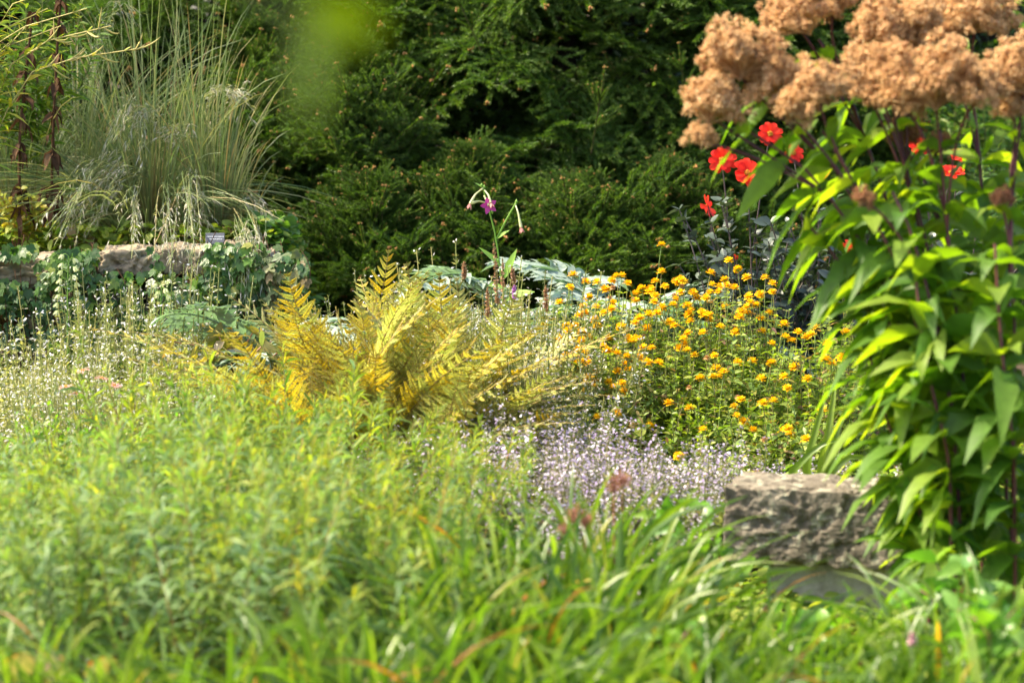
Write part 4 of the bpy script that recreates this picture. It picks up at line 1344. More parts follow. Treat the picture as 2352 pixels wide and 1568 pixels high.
# ------------------------------------------------------------------ joe pye weed at the right
def fluff(g, C, n, rad, r, mat=0):
    """a cluster of fluffy florets about each centre in C"""
    N = len(C)
    d = nrm(r.normal(0, 1, (N, n, 3)) + [0, 0, .5])
    B = C[:, None] + d * rad * r.uniform(.25, .85, (N, n, 1))
    rr = np.clip(np.repeat(r.random(N), n) * .6 + r.random(N * n) * .4, 0, 1)
    leaves(g, B.reshape(-1, 3), d.reshape(-1, 3) + r.normal(0, .3, (N * n, 3)), r.normal(0, 1, (N * n, 3)), r.uniform(.008, .015, N * n), .0034, .2, rr, LANCE3, 0, mat)


def jp_head(seed, rad, H, n=70, fl=34):
    """a domed, lumpy corymb: clusters of fluff set close together over a thick cap that curls under at the rim"""
    r = np.random.default_rng(seed)
    az = r.uniform(0, 2 * PI, n)
    el = np.arcsin(r.uniform(-.42, 1.0, n))
    lump = (1 + .2 * np.sin(az * 3 + seed) + .16 * np.sin(az * 5 + 2 * seed + 3 * el)) * np.where(r.random(n) < .3, r.uniform(.5, .85, n), r.uniform(.85, 1.12, n))
    C = np.stack([np.cos(az) * np.cos(el) * rad * lump, np.sin(az) * np.cos(el) * rad * lump, H * 1.15 * np.sin(el) * lump - H * .2], 1)
    gs = Geo()
    p0 = np.stack([np.zeros(n), np.zeros(n), -H * .95 + r.uniform(-.02, .03, n)], 1)
    tubes(gs, bez(p0, np.stack([C[:, 0] * .4, C[:, 1] * .4, p0[:, 2] * .5 + C[:, 2] * .5], 1), C, 5), .0013, 3, 0, r.random(n))
    g = Geo()
    fluff(g, C, fl, .021, r)
    bumps(g, C + r.normal(0, .004, C.shape), .013, 0, np.clip(r.normal(.25, .2, n), 0, 1), .9)
    k = n * 12
    d = nrm(r.normal(0, 1, (k, 3)) + [0, 0, .3])
    bumps(g, np.repeat(C, 12, 0) + d * r.uniform(.012, .022, (k, 1)), r.uniform(.0025, .0045, k), 0, r.random(k), 1.3)
    return g.mesh("flower_head", [M['jp_head'], ]), gs.mesh("head_branches", [M['jp_head']])


JH = [jp_head(1, .115, .085, 190), jp_head(2, .095, .07, 140), jp_head(3, .14, .10, 270), jp_head(4, .07, .055, 90)]
JHO = jp_head(5, .05, .04, 34, 26)
JHO[0].materials[0] = M['jp_old']

JP = [  # description, base px, base Y, stem points (px, py), heads [(px, py, variant, scale)]
    ("with the lowest, drooping tan head at the far left", 2150, 6.75, [(2120, 900), (2010, 600), (1860, 390), (1700, 290)], [(1640, 230, 1, .85), (1612, 312, 3, .55)]),
    ("with the broad tan head topping the left side", 2170, 6.85, [(2130, 900), (2030, 580), (1890, 340), (1740, 200)], [(1700, 120, 2, .74), (1790, 180, 0, .78)]),
    ("with the pinkish tan head just right of the left dome", 2180, 6.6, [(2150, 900), (2060, 600), (1950, 400), (1890, 300)], [(1885, 195, 1, .75), (1825, 245, 3, .75)]),
    ("with the tan head cut by the top edge, left of the middle", 2200, 7.05, [(2150, 850), (2050, 500), (1935, 170), (1880, 90)], [(1840, 20, 2, .72), (1915, 0, 1, .6)]),
    ("with the tall tan head at top centre of the clump", 2220, 6.9, [(2160, 900), (2120, 560), (2070, 350), (2050, 180)], [(2050, 60, 2, .76), (1985, 140, 3, .8), (2115, 30, 1, .6)]),
    ("with the small round tan head under the top centre", 2230, 6.75, [(2180, 900), (2130, 560), (2080, 380), (2030, 260)], [(2005, 200, 1, .72), (2050, 128, 3, .6)]),
    ("with the biggest tan dome right of the middle", 2250, 6.65, [(2215, 900), (2180, 560), (2160, 380), (2160, 300)], [(2150, 172, 2, .86), (2238, 195, 0, .66), (2085, 230, 3, .7)]),
    ("with the tan head cut by the top edge at the right", 2270, 7.0, [(2260, 850), (2260, 500), (2240, 250), (2215, 130)], [(2240, 20, 2, .74), (2165, 75, 3, .75)]),
    ("with the tan head cut by the right edge", 2330, 6.7, [(2310, 900), (2320, 560), (2320, 380), (2340, 290)], [(2352, 155, 2, .72), (2330, 240, 3, .7)]),
    ("with a faded brown side head low among the leaves", 2240, 6.45, [(2190, 950), (2140, 700), (2090, 520), (2050, 440)], [(1985, 455, 4, .5)]),
    ("with small withered heads near the right edge", 2330, 6.5, [(2330, 950), (2330, 700), (2320, 540), (2325, 490)], [(2300, 455, 4, .55)]),
    ("carrying a dull brown head behind the leaves", 2290, 7.0, [(2250, 900), (2190, 600), (2130, 420), (2090, 350)], [(2080, 305, 4, .8), (2160, 330, 4, .6)]),
    ("with bare stem top, leaning left over the stone", 2110, 6.55, [(2120, 1050), (2080, 850), (2040, 740), (2020, 660)], []),
    ("with bare stem top, leaning farthest left under the lowest tan head", 2120, 6.7, [(2090, 950), (1990, 700), (1900, 560), (1830, 490)], []),
    ("with bare stem top, upright at the right edge", 2350, 6.35, [(2330, 1050), (2300, 800), (2290, 650), (2285, 560)], []),
    ("with bare stem top, standing in the middle of the foliage", 2210, 6.4, [(2180, 1050), (2130, 850), (2110, 700), (2100, 600)], []),
    ("with bare stem top, hanging leaves low by the stone", 2170, 6.6, [(2110, 1150), (2050, 1000), (2015, 900), (1995, 800)], [])]
for k, (d, bx, Y, pts, heads) in enumerate(JP):
    r = np.random.default_rng(300 + k)
    b = root_at(bx, Y)
    t = thing("joe_pye_weed", "purple-stemmed tall plant " + d, "plant", b, "tall leafy stems with tan heads")
    q = [np.zeros(3)] + [P(x, y, Y + .03 * i) - b for i, (x, y) in enumerate(pts)]
    main = curve_through(q, 18)
    g = Geo()
    tubes(g, main[None], .0065 * np.linspace(1, .6, 18)[None], 7, 0, r.random())
    # side stalks to the heads
    st = []
    for (x, y, v, sc) in heads:
        e = P(x, y, Y + r.uniform(-.06, .08)) - b
        e0 = e - np.array([0, 0, (.085, .07, .10, .055, .04)[v] * sc * .9])
        st.append(bez(main[-4][None], (main[-1] * .7 + e0 * .3 + [0, 0, -.02])[None], e0[None], 8)[0])
    if st:
        tubes(g, np.array(st), .004, 5, 0, r.random(len(st)))
    obj("stem", g, M['jp_stem'], t)
    g = Geo()
    stemleaves(g, main[None], 11, .30, .97, .235, .066, 1.0, .7, LANCE, .28, 'whorl', (0, 1), Lend=.85, jit=.45, curl=.03, Lmid=1.2)
    stemleaves(g, main[None], 3, .28, .75, .24, .066, 1.25, 1.1, LANCE, .28, 'whorl', (0, 1), Lend=1, jit=.45, curl=.03)
    obj("leaves", g, M['jp_leaf'], t)
    for (x, y, v, sc), s_ in zip(heads, st):
        hd = (JH + [JHO])[v]
        h = put("flower_head", hd[0], t, s_[-1] + np.array([0, 0, (.085, .07, .10, .055, .04)[v] * sc * .9]), (r.normal(0, .18), r.normal(0, .18), r.uniform(0, 6)), sc)
        put("head_branches", hd[1], h)

# ------------------------------------------------------------------ flowering tobacco
Yn = 9.5
rt = root_at(1165, Yn)
t = thing("flowering_tobacco", "slender green stalk with magenta star flower and pale hanging tubes before the spruces", "flower", rt)
n3 = lambda x, y, d=0: P(x, y, Yn + d) - rt
main = curve_through([n3(1165, 1000) * [1, 1, 0], n3(1158, 700), n3(1140, 545), n3(1124, 485), n3(1112, 440), n3(1108, 428)], 16)
side = curve_through([n3(1141, 548), n3(1160, 510), n3(1178, 478), n3(1184, 468)], 16)
g = Geo()
tubes(g, main[None], .0055 * np.linspace(1, .55, 16)[None], 6, 0, .2)
tubes(g, side[None], .0035, 5, 0, .4)
obj("stem", g, M['nic_green'], t)
g = Geo()
def lf(p, q, w, dr=.1):
    p, q = np.array(p), np.array(q)
    leaves(g, [p], [q - p], [[0, -.6, .8]], [np.linalg.norm(q - p)], w, dr, .6, LANCE, .25)
lf(n3(1142, 548), n3(1172, 524, -.03), .022)
lf(n3(1152, 610), n3(1098, 570, -.04), .035, -.05)
lf(n3(1158, 640), n3(1188, 570, -.04), .04, .0)
lf(n3(1158, 660), n3(1120, 650, -.1), .05, .1)
lf(n3(1160, 690), n3(1230, 660, -.1), .06, .1)
lf(n3(1108, 430), n3(1090, 420, -.02), .014, 0)
obj("leaves", g, M['nic_green'], t)
TUB = [((1110, 432), (1092, 446), (1080, 468), 'f', (-.3, -.2, -.9)), ((1112, 436), (1122, 448), (1127, 466), 'f', (.3, -.3, -.85)),
       ((1112, 450), (1116, 458), (1123, 472), 'o', (.1, -1, .05)), ((1184, 470), (1190, 488), (1197, 522), 'f', (.15, -.1, -.95)), ((1117, 466), (1100, 462), (1084, 466), 'n', (-1, 0, 0))]
for (p0, p1, p2, kind, fdir) in TUB:
    d = -.03
    pa = curve_through([n3(*p0), n3(*p1, d), n3(*p2, d * 1.5)], 10)
    g = Geo()
    tubes(g, pa[None], np.array([[.0028, .003, .003, .0032, .0034, .0038, .0044, .005, .0058, .0062]]), 8, 0, .5)
    ft = obj("flower_tube", g, M['nic_tube'], t)
    if kind == 'n':
        continue
    g = Geo()
    fdir = nrm(np.array(fdir))
    A = nrm(np.cross(fdir, [0.3, .2, 1])); B_ = np.cross(fdir, A)
    az = np.linspace(0, 2 * PI, 5, endpoint=False) + .3
    rad = A * np.cos(az)[:, None] + B_ * np.sin(az)[:, None]
    opn = 1.0 if kind == 'o' else .32
    leaves(g, pa[-1] + rad * .003, rad * opn + fdir * (1.05 - opn), np.broadcast_to(fdir, rad.shape), .032 if kind == 'o' else .024, .022 if kind == 'o' else .011, .05, R.random(5), OVATE, .15)
    obj("petals", g, M['nic_pink'] if kind == 'o' else M['nic_fade'], ft)
for q in (n3(1186, 463), n3(1184, 470), n3(1130, 487), n3(1112, 430), n3(1106, 426)):
    g = Geo()
    bumps(g, [q], .0065, 0, .6, 1.6)
    obj("bud", g, M['nic_green'], t)

# ------------------------------------------------------------------ slim spikes
def spike(name, label, cat, px, ytop, ylow, Y, mat, seed, wid=.016, flor=None, n=150, lean=0.0, group=None, stem='hel_stem'):
    r = np.random.default_rng(seed)
    b = root_at(px, Y)
    t = thing(name, label, cat, b, group)
    top = P(px + lean, ytop, Y) - b
    lowp = P(px + lean * .4, ylow, Y) - b
    pa = curve_through([np.zeros(3), lowp, top], 14)
    g = Geo()
    tubes(g, pa[None], .003 * np.linspace(1, .4, 14)[None], 5)
    stemleaves(g, pa[None], 6, .1, .5, .06, .015, 1.0, .3, LANCE, .2, 'opposite')
    obj("stem", g, M[stem], t)
    s = np.sort(r.random(n))
    pos = lowp + (top - lowp) * s[:, None]
    az = r.uniform(0, 6.28, n)
    d = np.stack([np.cos(az), np.sin(az), r.uniform(.2, .8, n)], 1)
    w = wid * np.interp(s, [0, .2, .8, 1], [.8, 1, .7, .2])
    g = Geo()
    leaves(g, pos, d, r.normal(0, 1, (n, 3)), w * r.uniform(.6, 1.2, n), wid * .42, .2, r.random(n), OVATE, .2)
    o = obj("flower_spike", g, mat, t)
    return t, o, lowp


for k, (px, yt, yl, Y, ln, d) in enumerate([(1148, 552, 700, 9.3, -14, "tallest, left of the tobacco stalk"), (1156, 592, 720, 9.25, -2, "pinkish, right against the tobacco stalk"),
                                            (1184, 612, 660, 9.25, -8, "with one purple bloom below its tip"), (1254, 655, 715, 9.2, 0, "nearest the yellow flowers"), (1066, 600, 640, 9.4, 0, "small, left of the tobacco stalk"), (1120, 660, 740, 9.1, 0, "short, deep in the white calamint")]):
    spike("spent_flower_spike", "brown spent flower spike, " + d, "plant", px, yt, yl, Y, M['spent'], 400 + k, .017, lean=ln, group="spent brown spikes")
    if k == 2:
        spike("purple_flower_spike", "short purple flower spike in the white calamint", "flower", 1181, 655, 688, 9.2, M['purple'], 450, .015, n=110)

def galtonia(label, px, yt, yl, Y, n, seed):
    r = np.random.default_rng(seed)
    b = root_at(px, Y)
    t = thing("bell_flower_spike", label, "flower", b, "green-white bell spikes")
    top, lowp = P(px + 3, yt, Y) - b, P(px, yl, Y) - b
    pa = curve_through([np.zeros(3), lowp, top], 12)
    g = Geo()
    tubes(g, pa[None], .0045 * np.linspace(1, .5, 12)[None], 6)
    obj("stem", g, M['nic_green'], t)
    gs = Geo()
    for i in range(n):
        g = Geo()
        s = i / (n - 1)
        p = lowp + (top - lowp) * s
        sd = 1 if i % 2 else -1
        d = nrm(np.array([sd * 1.0, r.normal(0, .6), .3]))
        L = .04 * (1 - .45 * s)
        e = p + d * L
        tubes(gs, [[p, p + d * L * .6 + [0, 0, .006], e]], .0013, 4)
        az = np.linspace(0, 2 * PI, 6, endpoint=False)
        rad = np.stack([np.cos(az), np.sin(az), np.zeros(6)], 1)
        leaves(g, np.broadcast_to(e, (6, 3)) + rad * .003, rad * .45 + d * .5 + [0, 0, -.7], rad, .024, .010, .2, r.random(6), OVATE, .2)
        obj("bell", g, M['lily_bell'], t)
    obj("stalklets", gs, M['nic_green'], t)
    g = Geo()
    stemleaves(g, pa[None], 5, .0, .35, .2, .03, .6, .3, LANCE, .3, 'spiral')
    obj("leaves", g, M['nic_green'], t)


galtonia("tall green-white bell spike at left against the wall", 154, 588, 720, 9.45, 15, 1)
galtonia("shorter green-white bell spike before the upright pale stone", 368, 655, 745, 9.4, 11, 2)

# ------------------------------------------------------------------ autumn-leaved shrub
Yp = 9.0
rt = root_at(548, Yp)
q_ = lambda x, y, d=0: P(x, y, Yp + d)
stems_thing("shrub", "small shrub with pale yellow and pinkish rounded leaves on a red stem", "shrub", rt,
            [[rt, q_(545, 880), q_(540, 800), q_(535, 775)], [rt, q_(548, 870), q_(500, 800, -.05), q_(400, 785, -.05)], [rt, q_(548, 860), q_(590, 800, -.05), q_(640, 775)], [rt, q_(545, 850), q_(520, 790, .1), q_(500, 770, .15)],
             [rt, q_(550, 880), q_(600, 840, -.1), q_(650, 800, -.1)], [rt, q_(545, 870), q_(480, 840, -.1), q_(470, 820, -.1)], [rt, q_(545, 850), q_(560, 790, .1), q_(580, 765, .1)]],
            M['red_stem'], .005, M['peo_leaf'],
            [dict(M=5, s0=.6, s1=1.0, L=.085, W=.042, ang=1.25, droop=.3, prof=OVATE, fold=.15, phyl='whorl', jit=.2, Lend=1, curl=.03),
             dict(M=3, s0=.45, s1=.75, L=.085, W=.045, ang=1.3, droop=.5, prof=OVATE, fold=.2, phyl='opposite', jit=.2, Lend=1, rnd=(0, .45), curl=.04)])

# ------------------------------------------------------------------ pink daisies
PD = [daisy_head(20 + i, [(20, .022, .0045, 8, .005, .1)], M['pinkdaisy'], M['hel_disc'], .008, "flower") for i in range(2)]
Yd = 8.3
for k, (lab, bx, fls) in enumerate([("daisy plant with two pink flowers left of the feathery leaves", 165, [(152, 889), (173, 905)]),
                                    ("daisy plant with pink flowers and dark green leaves, right of the pair", 250, [(234, 870), (262, 886), (190, 852), (205, 966)]),
                                    ("bushy budded daisy plant without open flowers in front of the calamint", 430, []),
                                    ("low dark green daisy plant at the left edge without flowers", 90, [])]):
    r = np.random.default_rng(600 + k)
    rt = root_at(bx, Yd)
    tops = [P(x, y, Yd) for x, y in fls]
    ex = [P(bx + r.uniform(-70, 70), r.uniform(870, 990), Yd + r.uniform(-.1, .2)) for _ in range(18)]
    t, pp = stems_thing("daisy_plant", lab, "flowers", rt, [[rt + [r.normal(0, .05), r.normal(0, .05), -.02], (rt + p) / 2 + [r.normal(0, .03), 0, .05], p] for p in tops + ex], M['hel_stem'], .0022, M['peri_leaf'],
                        [dict(M=12, s0=.3, s1=.9 if not fls else .8, L=.055, W=.02, ang=.8, droop=.15, prof=LANCE, fold=.2, rnd=(0, .5))], group="pink daisies")
    for p in tops:
        put("flower", PD[int(r.integers(0, 2))], t, p - rt, (r.normal(.1, .1), r.normal(0, .15), r.uniform(0, 6)), 1.0)
    for e in ex[:8]:
        g = Geo()
        bumps(g, [e - rt], .006, 0, .7, .8)
        obj("bud", g, M['lily_bell'], t)

# ------------------------------------------------------------------ strap-leaved iris behind the stone
def straps(label, px, Y, blades, name="iris", cat="plant", W=.035, group=None):
    b = root_at(px, Y)
    t = thing(name, label, cat, b, group)
    g = Geo()
    pa = np.array([curve_through([np.array([.02 * i, 0, -.02])] + [P(x, y, Y + d) - b for (x, y, d) in bl], 14) for i, bl in enumerate(blades)])
    n, K, _ = pa.shape
    V = []
    w = W / 2 * np.interp(np.linspace(0, 1, K), [0, .5, .85, 1], [1, .9, .5, .04])
    S = np.array([.85, -.5, .1]); S /= np.linalg.norm(S)
    T = nrm(np.gradient(pa, axis=1))
    Sd = nrm(np.cross(T, np.array([-.3, -.9, .4])))
    Vv = np.stack([pa - Sd * w[None, :, None], pa + np.array([0, .006, -.004]), pa + Sd * w[None, :, None]], 2)
    C = 3
    a = (np.arange(n) * K * C)[:, None, None] + (np.arange(K - 1) * C)[None, :, None] + np.arange(2)[None, None]
    g.add(Vv, np.stack([a, a + 1, a + C + 1, a + C], -1).reshape(-1, 4), np.repeat(R.uniform(.55, .8, n), K * C), np.tile(np.repeat(np.linspace(0, 1, K), C), n))
    obj("blades", g, M['strap'], t)


straps("bright green strap-leaved clump arching behind the stone block", 1870, 7.75,
       [[(1885, 1080, 0), (1905, 980, 0), (1925, 830, .05)], [(1810, 1090, -.05), (1880, 1020, -.1), (1965, 1000, -.1)], [(1850, 1070, 0), (1892, 920, 0), (1905, 860, 0)], [(1900, 1080, 0), (1930, 960, 0), (1990, 880, 0)], [(1900, 1090, 0), (1960, 1040, 0), (2040, 1080, 0)]], W=.034)

# ------------------------------------------------------------------ near plants
def amsonia(seed, H=.7, n=20, nl=50, leaf='amsonia'):
    r = np.random.default_rng(seed)
    az = r.uniform(0, 2 * PI, n); rb = np.sqrt(r.random(n)) * .19
    out = np.stack([np.cos(az), np.sin(az), np.zeros(n)], 1)
    hh = H * r.uniform(.62, 1.1, n)
    p0 = out * rb[:, None] - UPZ * .02
    p2 = p0 + out * (rb * .9 + r.uniform(0, .10, n))[:, None] + UPZ * hh[:, None]
    pa = bez(p0, p0 * .6 + p2 * .4 + UPZ * .12, p2, 10)
    g = Geo()
    tubes(g, pa, .0026 * np.linspace(1, .5, 10)[None], 4, 0, r.random(n))
    A = g.mesh("stems", [M['amsonia_stem']])
    g = Geo()
    stemleaves(g, pa, nl, .12, .93, .115, .0115, .9, .5, LANCE, .15, 'spiral', (0, .75), Lend=.85, jit=.3)
    stemleaves(g, pa, 22, .78, 1.0, .06, .007, .62, .05, LANCE3, .0, 'spiral', (.35, 1), Lend=.6, jit=.3)
    stemleaves(g, pa, 4, .1, .8, .07, .011, 1.2, .4, LANCE3, .0, 'spiral', (.85, 1), Lend=.9, jit=.3)
    B = g.mesh("leaves", [M[leaf]])
    return A, B


AMS = [amsonia(i + 1) for i in range(4)]
AMB = [amsonia(i + 21, leaf='amsonia_blue') for i in range(3)]
AMX = [AMS[0], AMB[0], AMS[1], AMB[1], AMS[2], AMS[3], AMB[2]]
AD = "feathery willow-leaved plant"
AG = "feathery green plants in front"
row("willow_leaf_plant", "plant", AD, "of the rank before the gold ferns", AG, AMS,
    [(70, 985, 7.5), (220, 950, 7.5), (360, 860, 7.5), (460, 880, 7.5), (565, 900, 7.4), (680, 835, 7.5), (790, 870, 7.5), (905, 965, 7.4), (1025, 995, 7.4)], .7, 41)
row("willow_leaf_plant", "plant", AD, "of the second rank", AG, AMX,
    [(10, 1050, 6.95), (160, 1000, 7.0), (320, 960, 7.0), (450, 945, 7.0), (560, 980, 7.0), (690, 960, 7.0), (830, 1010, 6.95), (975, 1060, 6.95)], .7, 42)
row("willow_leaf_plant", "plant", AD, "of the third rank", AG, AMX,
    [(60, 1060, 6.4), (215, 1020, 6.45), (380, 970, 6.45), (540, 990, 6.45), (700, 1000, 6.4), (850, 1040, 6.4), (985, 1120, 6.4)], .7, 43)
row("willow_leaf_plant", "plant", AD, "of the nearest rank", AG, AMX,
    [(-30, 1180, 5.85), (150, 1120, 5.9), (330, 1080, 5.9), (510, 1060, 5.9), (700, 1090, 5.9), (850, 1170, 5.85)], .7, 44)
# one tall stem with a tuft, taller than the rest
row("willow_leaf_plant", "plant", "lone taller willow-leaved tuft", "above the calamints", AG, [amsonia(9, .7, 2, 34)], [(243, 745, 7.9)], .7, 45, .4)


def strap_clump(seed, n=52, H=.6, W=.0165):
    r = np.random.default_rng(seed)
    pa = blade_paths(np.zeros(3), .08, n, H, .62, r, 0, PI, .38, 9, (.5, 1.15))
    rr = r.uniform(0, .88, n)
    k = r.random(n) < .022
    rr[k] = r.uniform(.9, 1, k.sum())
    g = Geo()
    ribbon(g, pa, W * r.uniform(.6, 1.25, n), rr, fold=.35)
    return (g.mesh("blades", [M['strap']]),)


STR = [strap_clump(i + 1) for i in range(4)]
GD = "green strap-leaved clump"
GG = "strap-leaved clumps in front"
row("strap_leaf_plant", "plant", GD, "of the rearmost rank", GG, STR,
    [(1050, 1110, 6.3), (1160, 1120, 6.3), (1290, 1050, 6.25), (1345, 1110, 6.3), (1440, 1090, 6.25), (1540, 1180, 6.3), (1640, 1310, 6.3), (1760, 1400, 6.35), (1880, 1420, 6.4), (1990, 1410, 6.35)], .6, 51)
row("strap_leaf_plant", "plant", GD, "of the middle rank", GG, STR,
    [(930, 1210, 5.75), (1060, 1180, 5.75), (1180, 1170, 5.75), (1300, 1180, 5.75), (1420, 1190, 5.75), (1540, 1290, 5.75), (1660, 1330, 5.75), (1780, 1320, 5.75), (1920, 1370, 5.75), (2050, 1370, 5.75), (2170, 1290, 5.8), (2290, 1280, 5.8)], .6, 52)
row("strap_leaf_plant", "plant", GD, "of the nearest rank", GG, STR,
    [(880, 1370, 5.2), (1000, 1370, 5.2), (1130, 1350, 5.2), (1260, 1350, 5.2), (1390, 1380, 5.2), (1520, 1400, 5.2), (1650, 1420, 5.2), (1780, 1430, 5.2), (1900, 1450, 5.2), (2030, 1450, 5.2), (2160, 1420, 5.2), (2300, 1400, 5.2)], .6, 53)
row("strap_leaf_plant", "plant", GD, "in the bottom left corner", GG, STR,
    [(20, 1390, 5.3), (110, 1440, 5.2), (230, 1400, 5.2), (380, 1400, 5.25), (520, 1400, 5.25), (660, 1360, 5.2), (780, 1320, 5.2), (860, 1270, 5.5)], .6, 54)

# broad-leaved, red-stemmed plants among the grass
def broad(label, px, Y, branches, seed, L=.13, W=.045):
    r = np.random.default_rng(seed)
    rt = root_at(px, Y)
    stems_thing("broad_leaf_plant", label, "plant", rt, [[rt] + [P(x, y, Y + r.uniform(-.08, .08)) for x, y in br] for br in branches], M['jp_stem'], .0042, M['peri_leaf'],
                dict(M=7, s0=.45, s1=1.0, L=L, W=W, ang=.95, droop=.45, prof=OVATE, fold=.28, phyl='opposite', jit=.3, Lend=.8, rnd=(0, .72)), group="broad-leaved plants in front")


broad("red-stemmed plant with broad pointed leaves just left of the stone block", 1660, 6.55, [[(1640, 1330), (1590, 1240), (1500, 1180)], [(1680, 1330), (1650, 1270), (1610, 1160)], [(1640, 1340), (1560, 1290), (1450, 1290)]], 1)
broad("yellowing broad-leaved plant under the drooping stems at the right", 2180, 6.1, [[(2160, 1400), (2120, 1350), (2080, 1370)], [(2180, 1400), (2170, 1330), (2150, 1290)], [(2200, 1400), (2250, 1350), (2290, 1370)], [(2200, 1400), (2220, 1330), (2210, 1300)]], 2, .12, .06)
broad("broad-leaved plant in the bottom right corner", 2290, 5.45, [[(2280, 1480), (2250, 1420), (2200, 1400)], [(2300, 1480), (2310, 1420), (2340, 1390)], [(2290, 1500), (2270, 1440), (2260, 1390)]], 3, .13, .05)
broad("broad-leaved plant in front of the pale stone under the block", 1870, 6.2, [[(1860, 1480), (1830, 1430), (1780, 1410)], [(1880, 1480), (1890, 1430), (1930, 1410)], [(1870, 1480), (1870, 1440), (1860, 1420)]], 4, .10, .05)
broad("tiny broad-leaved plant low in the grass below the centre", 1540, 5.5, [[(1530, 1500), (1500, 1450), (1450, 1440)], [(1550, 1500), (1580, 1440), (1610, 1430)]], 5, .09, .03)

# blurred red-brown seed heads and a pink bistort
for k, (lab, pts, Y) in enumerate([("red-brown airy seed head above the lilac drift, the higher one", [(1410, 1112, 26), (1432, 1100, 16)], 6.3), ("red-brown airy seed head among the grass tips, the lower one", [(1318, 1180, 24), (1345, 1190, 22), (1300, 1215, 16)], 6.2)]):
    r = np.random.default_rng(700 + k)
    b = root_at(pts[0][0] + 10, Y)
    t = thing("seed_head_plant", lab, "plant", b, "red-brown seed heads")
    gs = Geo()
    for (x, y, rp) in pts:
        g = Geo()
        c = P(x, y, Y) - b
        rad = rp / 1176 * HALF * Y
        C = c + nrm(r.normal(0, 1, (26, 3))) * rad * r.uniform(.2, 1.1, (26, 1))
        fluff(g, C, 5, .008, r)
        tubes(gs, [curve_through([[0, 0, 0], c * [.8, .8, .5], c], 10)], .002, 4)
        tubes(g, bez(np.broadcast_to(c - [0, 0, rad], C.shape), (C + c) / 2, C, 4), .0006, 3)
        obj("seed_head", g, M['redfluff'], t)
    obj("stems", gs, M['red_stem'], t)
spike("bistort", "small pink bistort flower spike in the grass at lower right", "flower", 2095, 1452, 1482, 5.3, M['bistort'], 710, .014, n=140, lean=0)

# red-edged leaves and tiny white flowers at the bottom left
rt = root_at(150, 5.6)
t = thing("bergenia", "low plant with red-edged leathery leaves in the bottom left corner", "plant", rt)
g, gs = Geo(), Geo()
for (x, y, dx, L) in [(60, 1545, -.3, .11), (100, 1535, .4, .12), (245, 1545, -.2, .10), (260, 1560, .3, .1), (25, 1560, -.6, .1), (170, 1590, .1, .11)]:
    e = P(x, y + 12, 5.55) - rt
    tubes(gs, [curve_through([[0, 0, -.02], e * [.6, .6, .4], e], 8)], .004, 5)
    leaves(g, [e], [[dx, -.35, .6]], [[0, -.8, .6]], [L], L * .8, .25, R.random(), ROUND, .2)
obj("leaves", g, M['berg'], t)
obj("stalks", gs, M['red_stem'], t)


def cushion(label, px0, px1, Y0, Y1, n, seed):
    r = np.random.default_rng(seed)
    c = root_at((px0 + px1) / 2, (Y0 + Y1) / 2)
    t = thing("cushion_flowers", label, "flowers", c, "white cushions")
    x = r.uniform(P(px0, 0, Y0)[0], P(px1, 0, Y0)[0], n); y = r.uniform(Y0, Y1, n)
    hz = .12 * r.uniform(.3, 1, n)
    B = np.stack([x - c[0], y - c[1], hz], 1)
    g = Geo()
    leaves(g, B - UPZ * .02, r.normal(0, 1, (n, 3)) + UPZ, r.normal(0, 1, (n, 3)), .022, .006, .1, r.random(n), LANCE3)
    obj("leaves", g, M['hel_leaf'], t)
    g = Geo()
    k = n // 3
    C = np.repeat(B[:k], 5, 0) + r.normal(0, .008, (k * 5, 3))
    leaves(g, C, nrm(r.normal(0, 1, (k * 5, 3)) + UPZ), r.normal(0, 1, (k * 5, 3)), .009, .007, .1, r.random(k * 5), PETAL)
    obj("blossoms", g, M['cal_white'], t)


cushion("low white-flowered cushion under the grasses at bottom left", 60, 330, 6.1, 6.6, 1500, 1)
cushion("low white-flowered cushion peeping through the green at bottom centre-left", 560, 900, 6.2, 6.7, 1500, 2)

# ------------------------------------------------------------------ sunny slope behind the tall plants
def bush(seed, H=1.0):
    r = np.random.default_rng(seed)
    n = 46
    az = r.uniform(0, 2 * PI, n); rb = np.sqrt(r.random(n)) * .4
    out = np.stack([np.cos(az), np.sin(az), np.zeros(n)], 1)
    p0 = out * (rb * .4)[:, None] - UPZ * .05
    p2 = out * (rb * 1.2)[:, None] + UPZ * (H * r.uniform(.5, 1.05, n))[:, None]
    pa = bez(p0, p0 * .5 + p2 * .5 + UPZ * .1, p2, 9)
    g = Geo()
    tubes(g, pa, .006 * np.linspace(1, .4, 9)[None], 4)
    A = g.mesh("stems", [M['hel_stem']])
    g = Geo()
    stemleaves(g, pa, 44, .1, 1.0, .10, .022, 1.0, .25, LANCE, .2, 'opposite', (0, 1), Lend=.6, jit=.4)
    return A, g.mesh("leaves", [M['bush']])


BSH = [bush(i + 1) for i in range(3)]
row("hillside_bush", "bush", "sunlit slope bush", "of the lower row behind the tan heads", "bushes on the slope", BSH,
    [(1800, 250, 13.6), (1880, 120, 13.8), (1960, 150, 13.6), (2040, 140, 13.8), (2130, 130, 13.6), (2220, 120, 13.8), (2310, 130, 13.6), (2390, 110, 13.8)], 1.0, 61)
row("hillside_bush", "bush", "sunlit slope bush", "of the upper row at the top edge", "bushes on the slope", BSH,
    [(1790, 40, 15.2), (1900, -20, 15.4), (2010, -10, 15.2), (2120, -30, 15.4), (2230, -20, 15.2), (2340, -30, 15.4)], 1.0, 62)
row("hillside_bush", "bush", "dark green bush", "behind the red dahlias", "bushes on the slope", BSH,
    [(1850, 400, 12.2), (1960, 380, 12.0), (2080, 370, 12.2), (2200, 360, 12.0), (2320, 370, 12.2)], 1.0, 63)
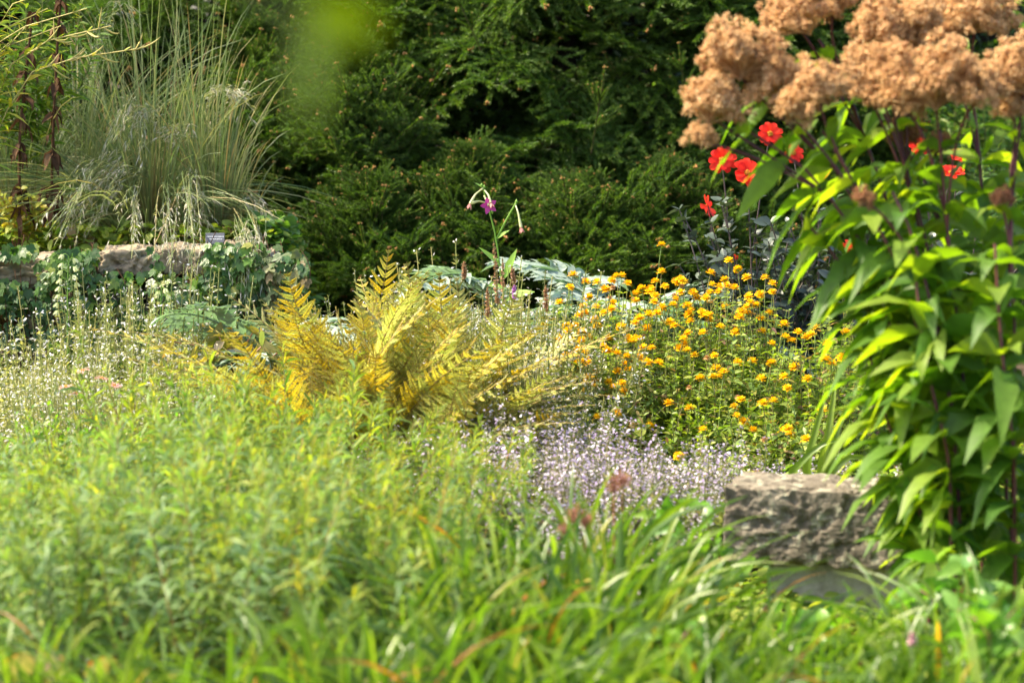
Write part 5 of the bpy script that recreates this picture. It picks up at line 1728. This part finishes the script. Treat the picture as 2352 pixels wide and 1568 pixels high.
cover("meadow", None, None, .2, 6.5, 12.2, 20, 42000, .35, .18, .025, M['bush'], 23, LANCE, kind="stuff")

# ------------------------------------------------------------------ a shrub beside the viewer, one leafy twig hanging into the top of the picture
rt = np.array([-.62, 1.25, float(gz(-.62, 1.25))])
stems_thing("near_shrub", "out-of-focus green leaves of a near twig hanging in at the top, left of centre", "shrub", rt,
            [[rt, rt + [-.02, .02, 1.2], rt + [.1, .05, 1.85], P(600, -150, 1.3), P(650, -20, 1.3), P(712, 44, 1.3)],
             [rt, rt + [-.06, 0, 1.0], rt + [-.15, .05, 1.7], rt + [-.2, .1, 2.0]]], M['hel_stem'], .004, M['near_leaf'],
            [dict(M=6, s0=.5, s1=.88, L=.06, W=.025, ang=.9, droop=.2, prof=OVATE, fold=.2, phyl='opposite', rnd=(0, .5)),
             dict(M=3, s0=.95, s1=1.0, L=.055, W=.036, ang=.9, droop=.1, prof=OVATE, fold=.1, phyl='opposite', rnd=(0, .4), Lend=1)])

# ------------------------------------------------------------------ unseen tree added beyond the left edge to shade wall and grasses
b = np.array([-6.2, 11.6, float(gz(-6.2, 11.6))])
t = thing("unseen_shade_tree", "unseen leafy tree added beyond the left edge to shade the wall", "tree", b)
r = np.random.default_rng(900)
g = Geo()
tubes(g, [curve_through([(0, 0, -.2), (.05, 0, 2), (0, .05, 3.6), (.1, 0, 5.6)], 10)], np.linspace(.16, .05, 10)[None], 8)
ends = nrm(r.normal(0, 1, (40, 3)) + [0, 0, .3]) * r.uniform(.5, 1.2, (40, 1)) + [0, 0, 4.7]
tubes(g, bez(np.broadcast_to([0, 0, 3.2], ends.shape), ends * .5 + [0, 0, 2.0], ends, 6), .025, 5)
obj("trunk", g, M['bark'], t)
g = Geo()
C = np.repeat(ends, 60, 0) + r.normal(0, .26, (40 * 60, 3))
leaves(g, C, r.normal(0, 1, C.shape), UPZ + r.normal(0, .6, C.shape), .10, .065, .2, r.random(len(C)), OVATE, .15)
obj("crown", g, M['bush'], t)
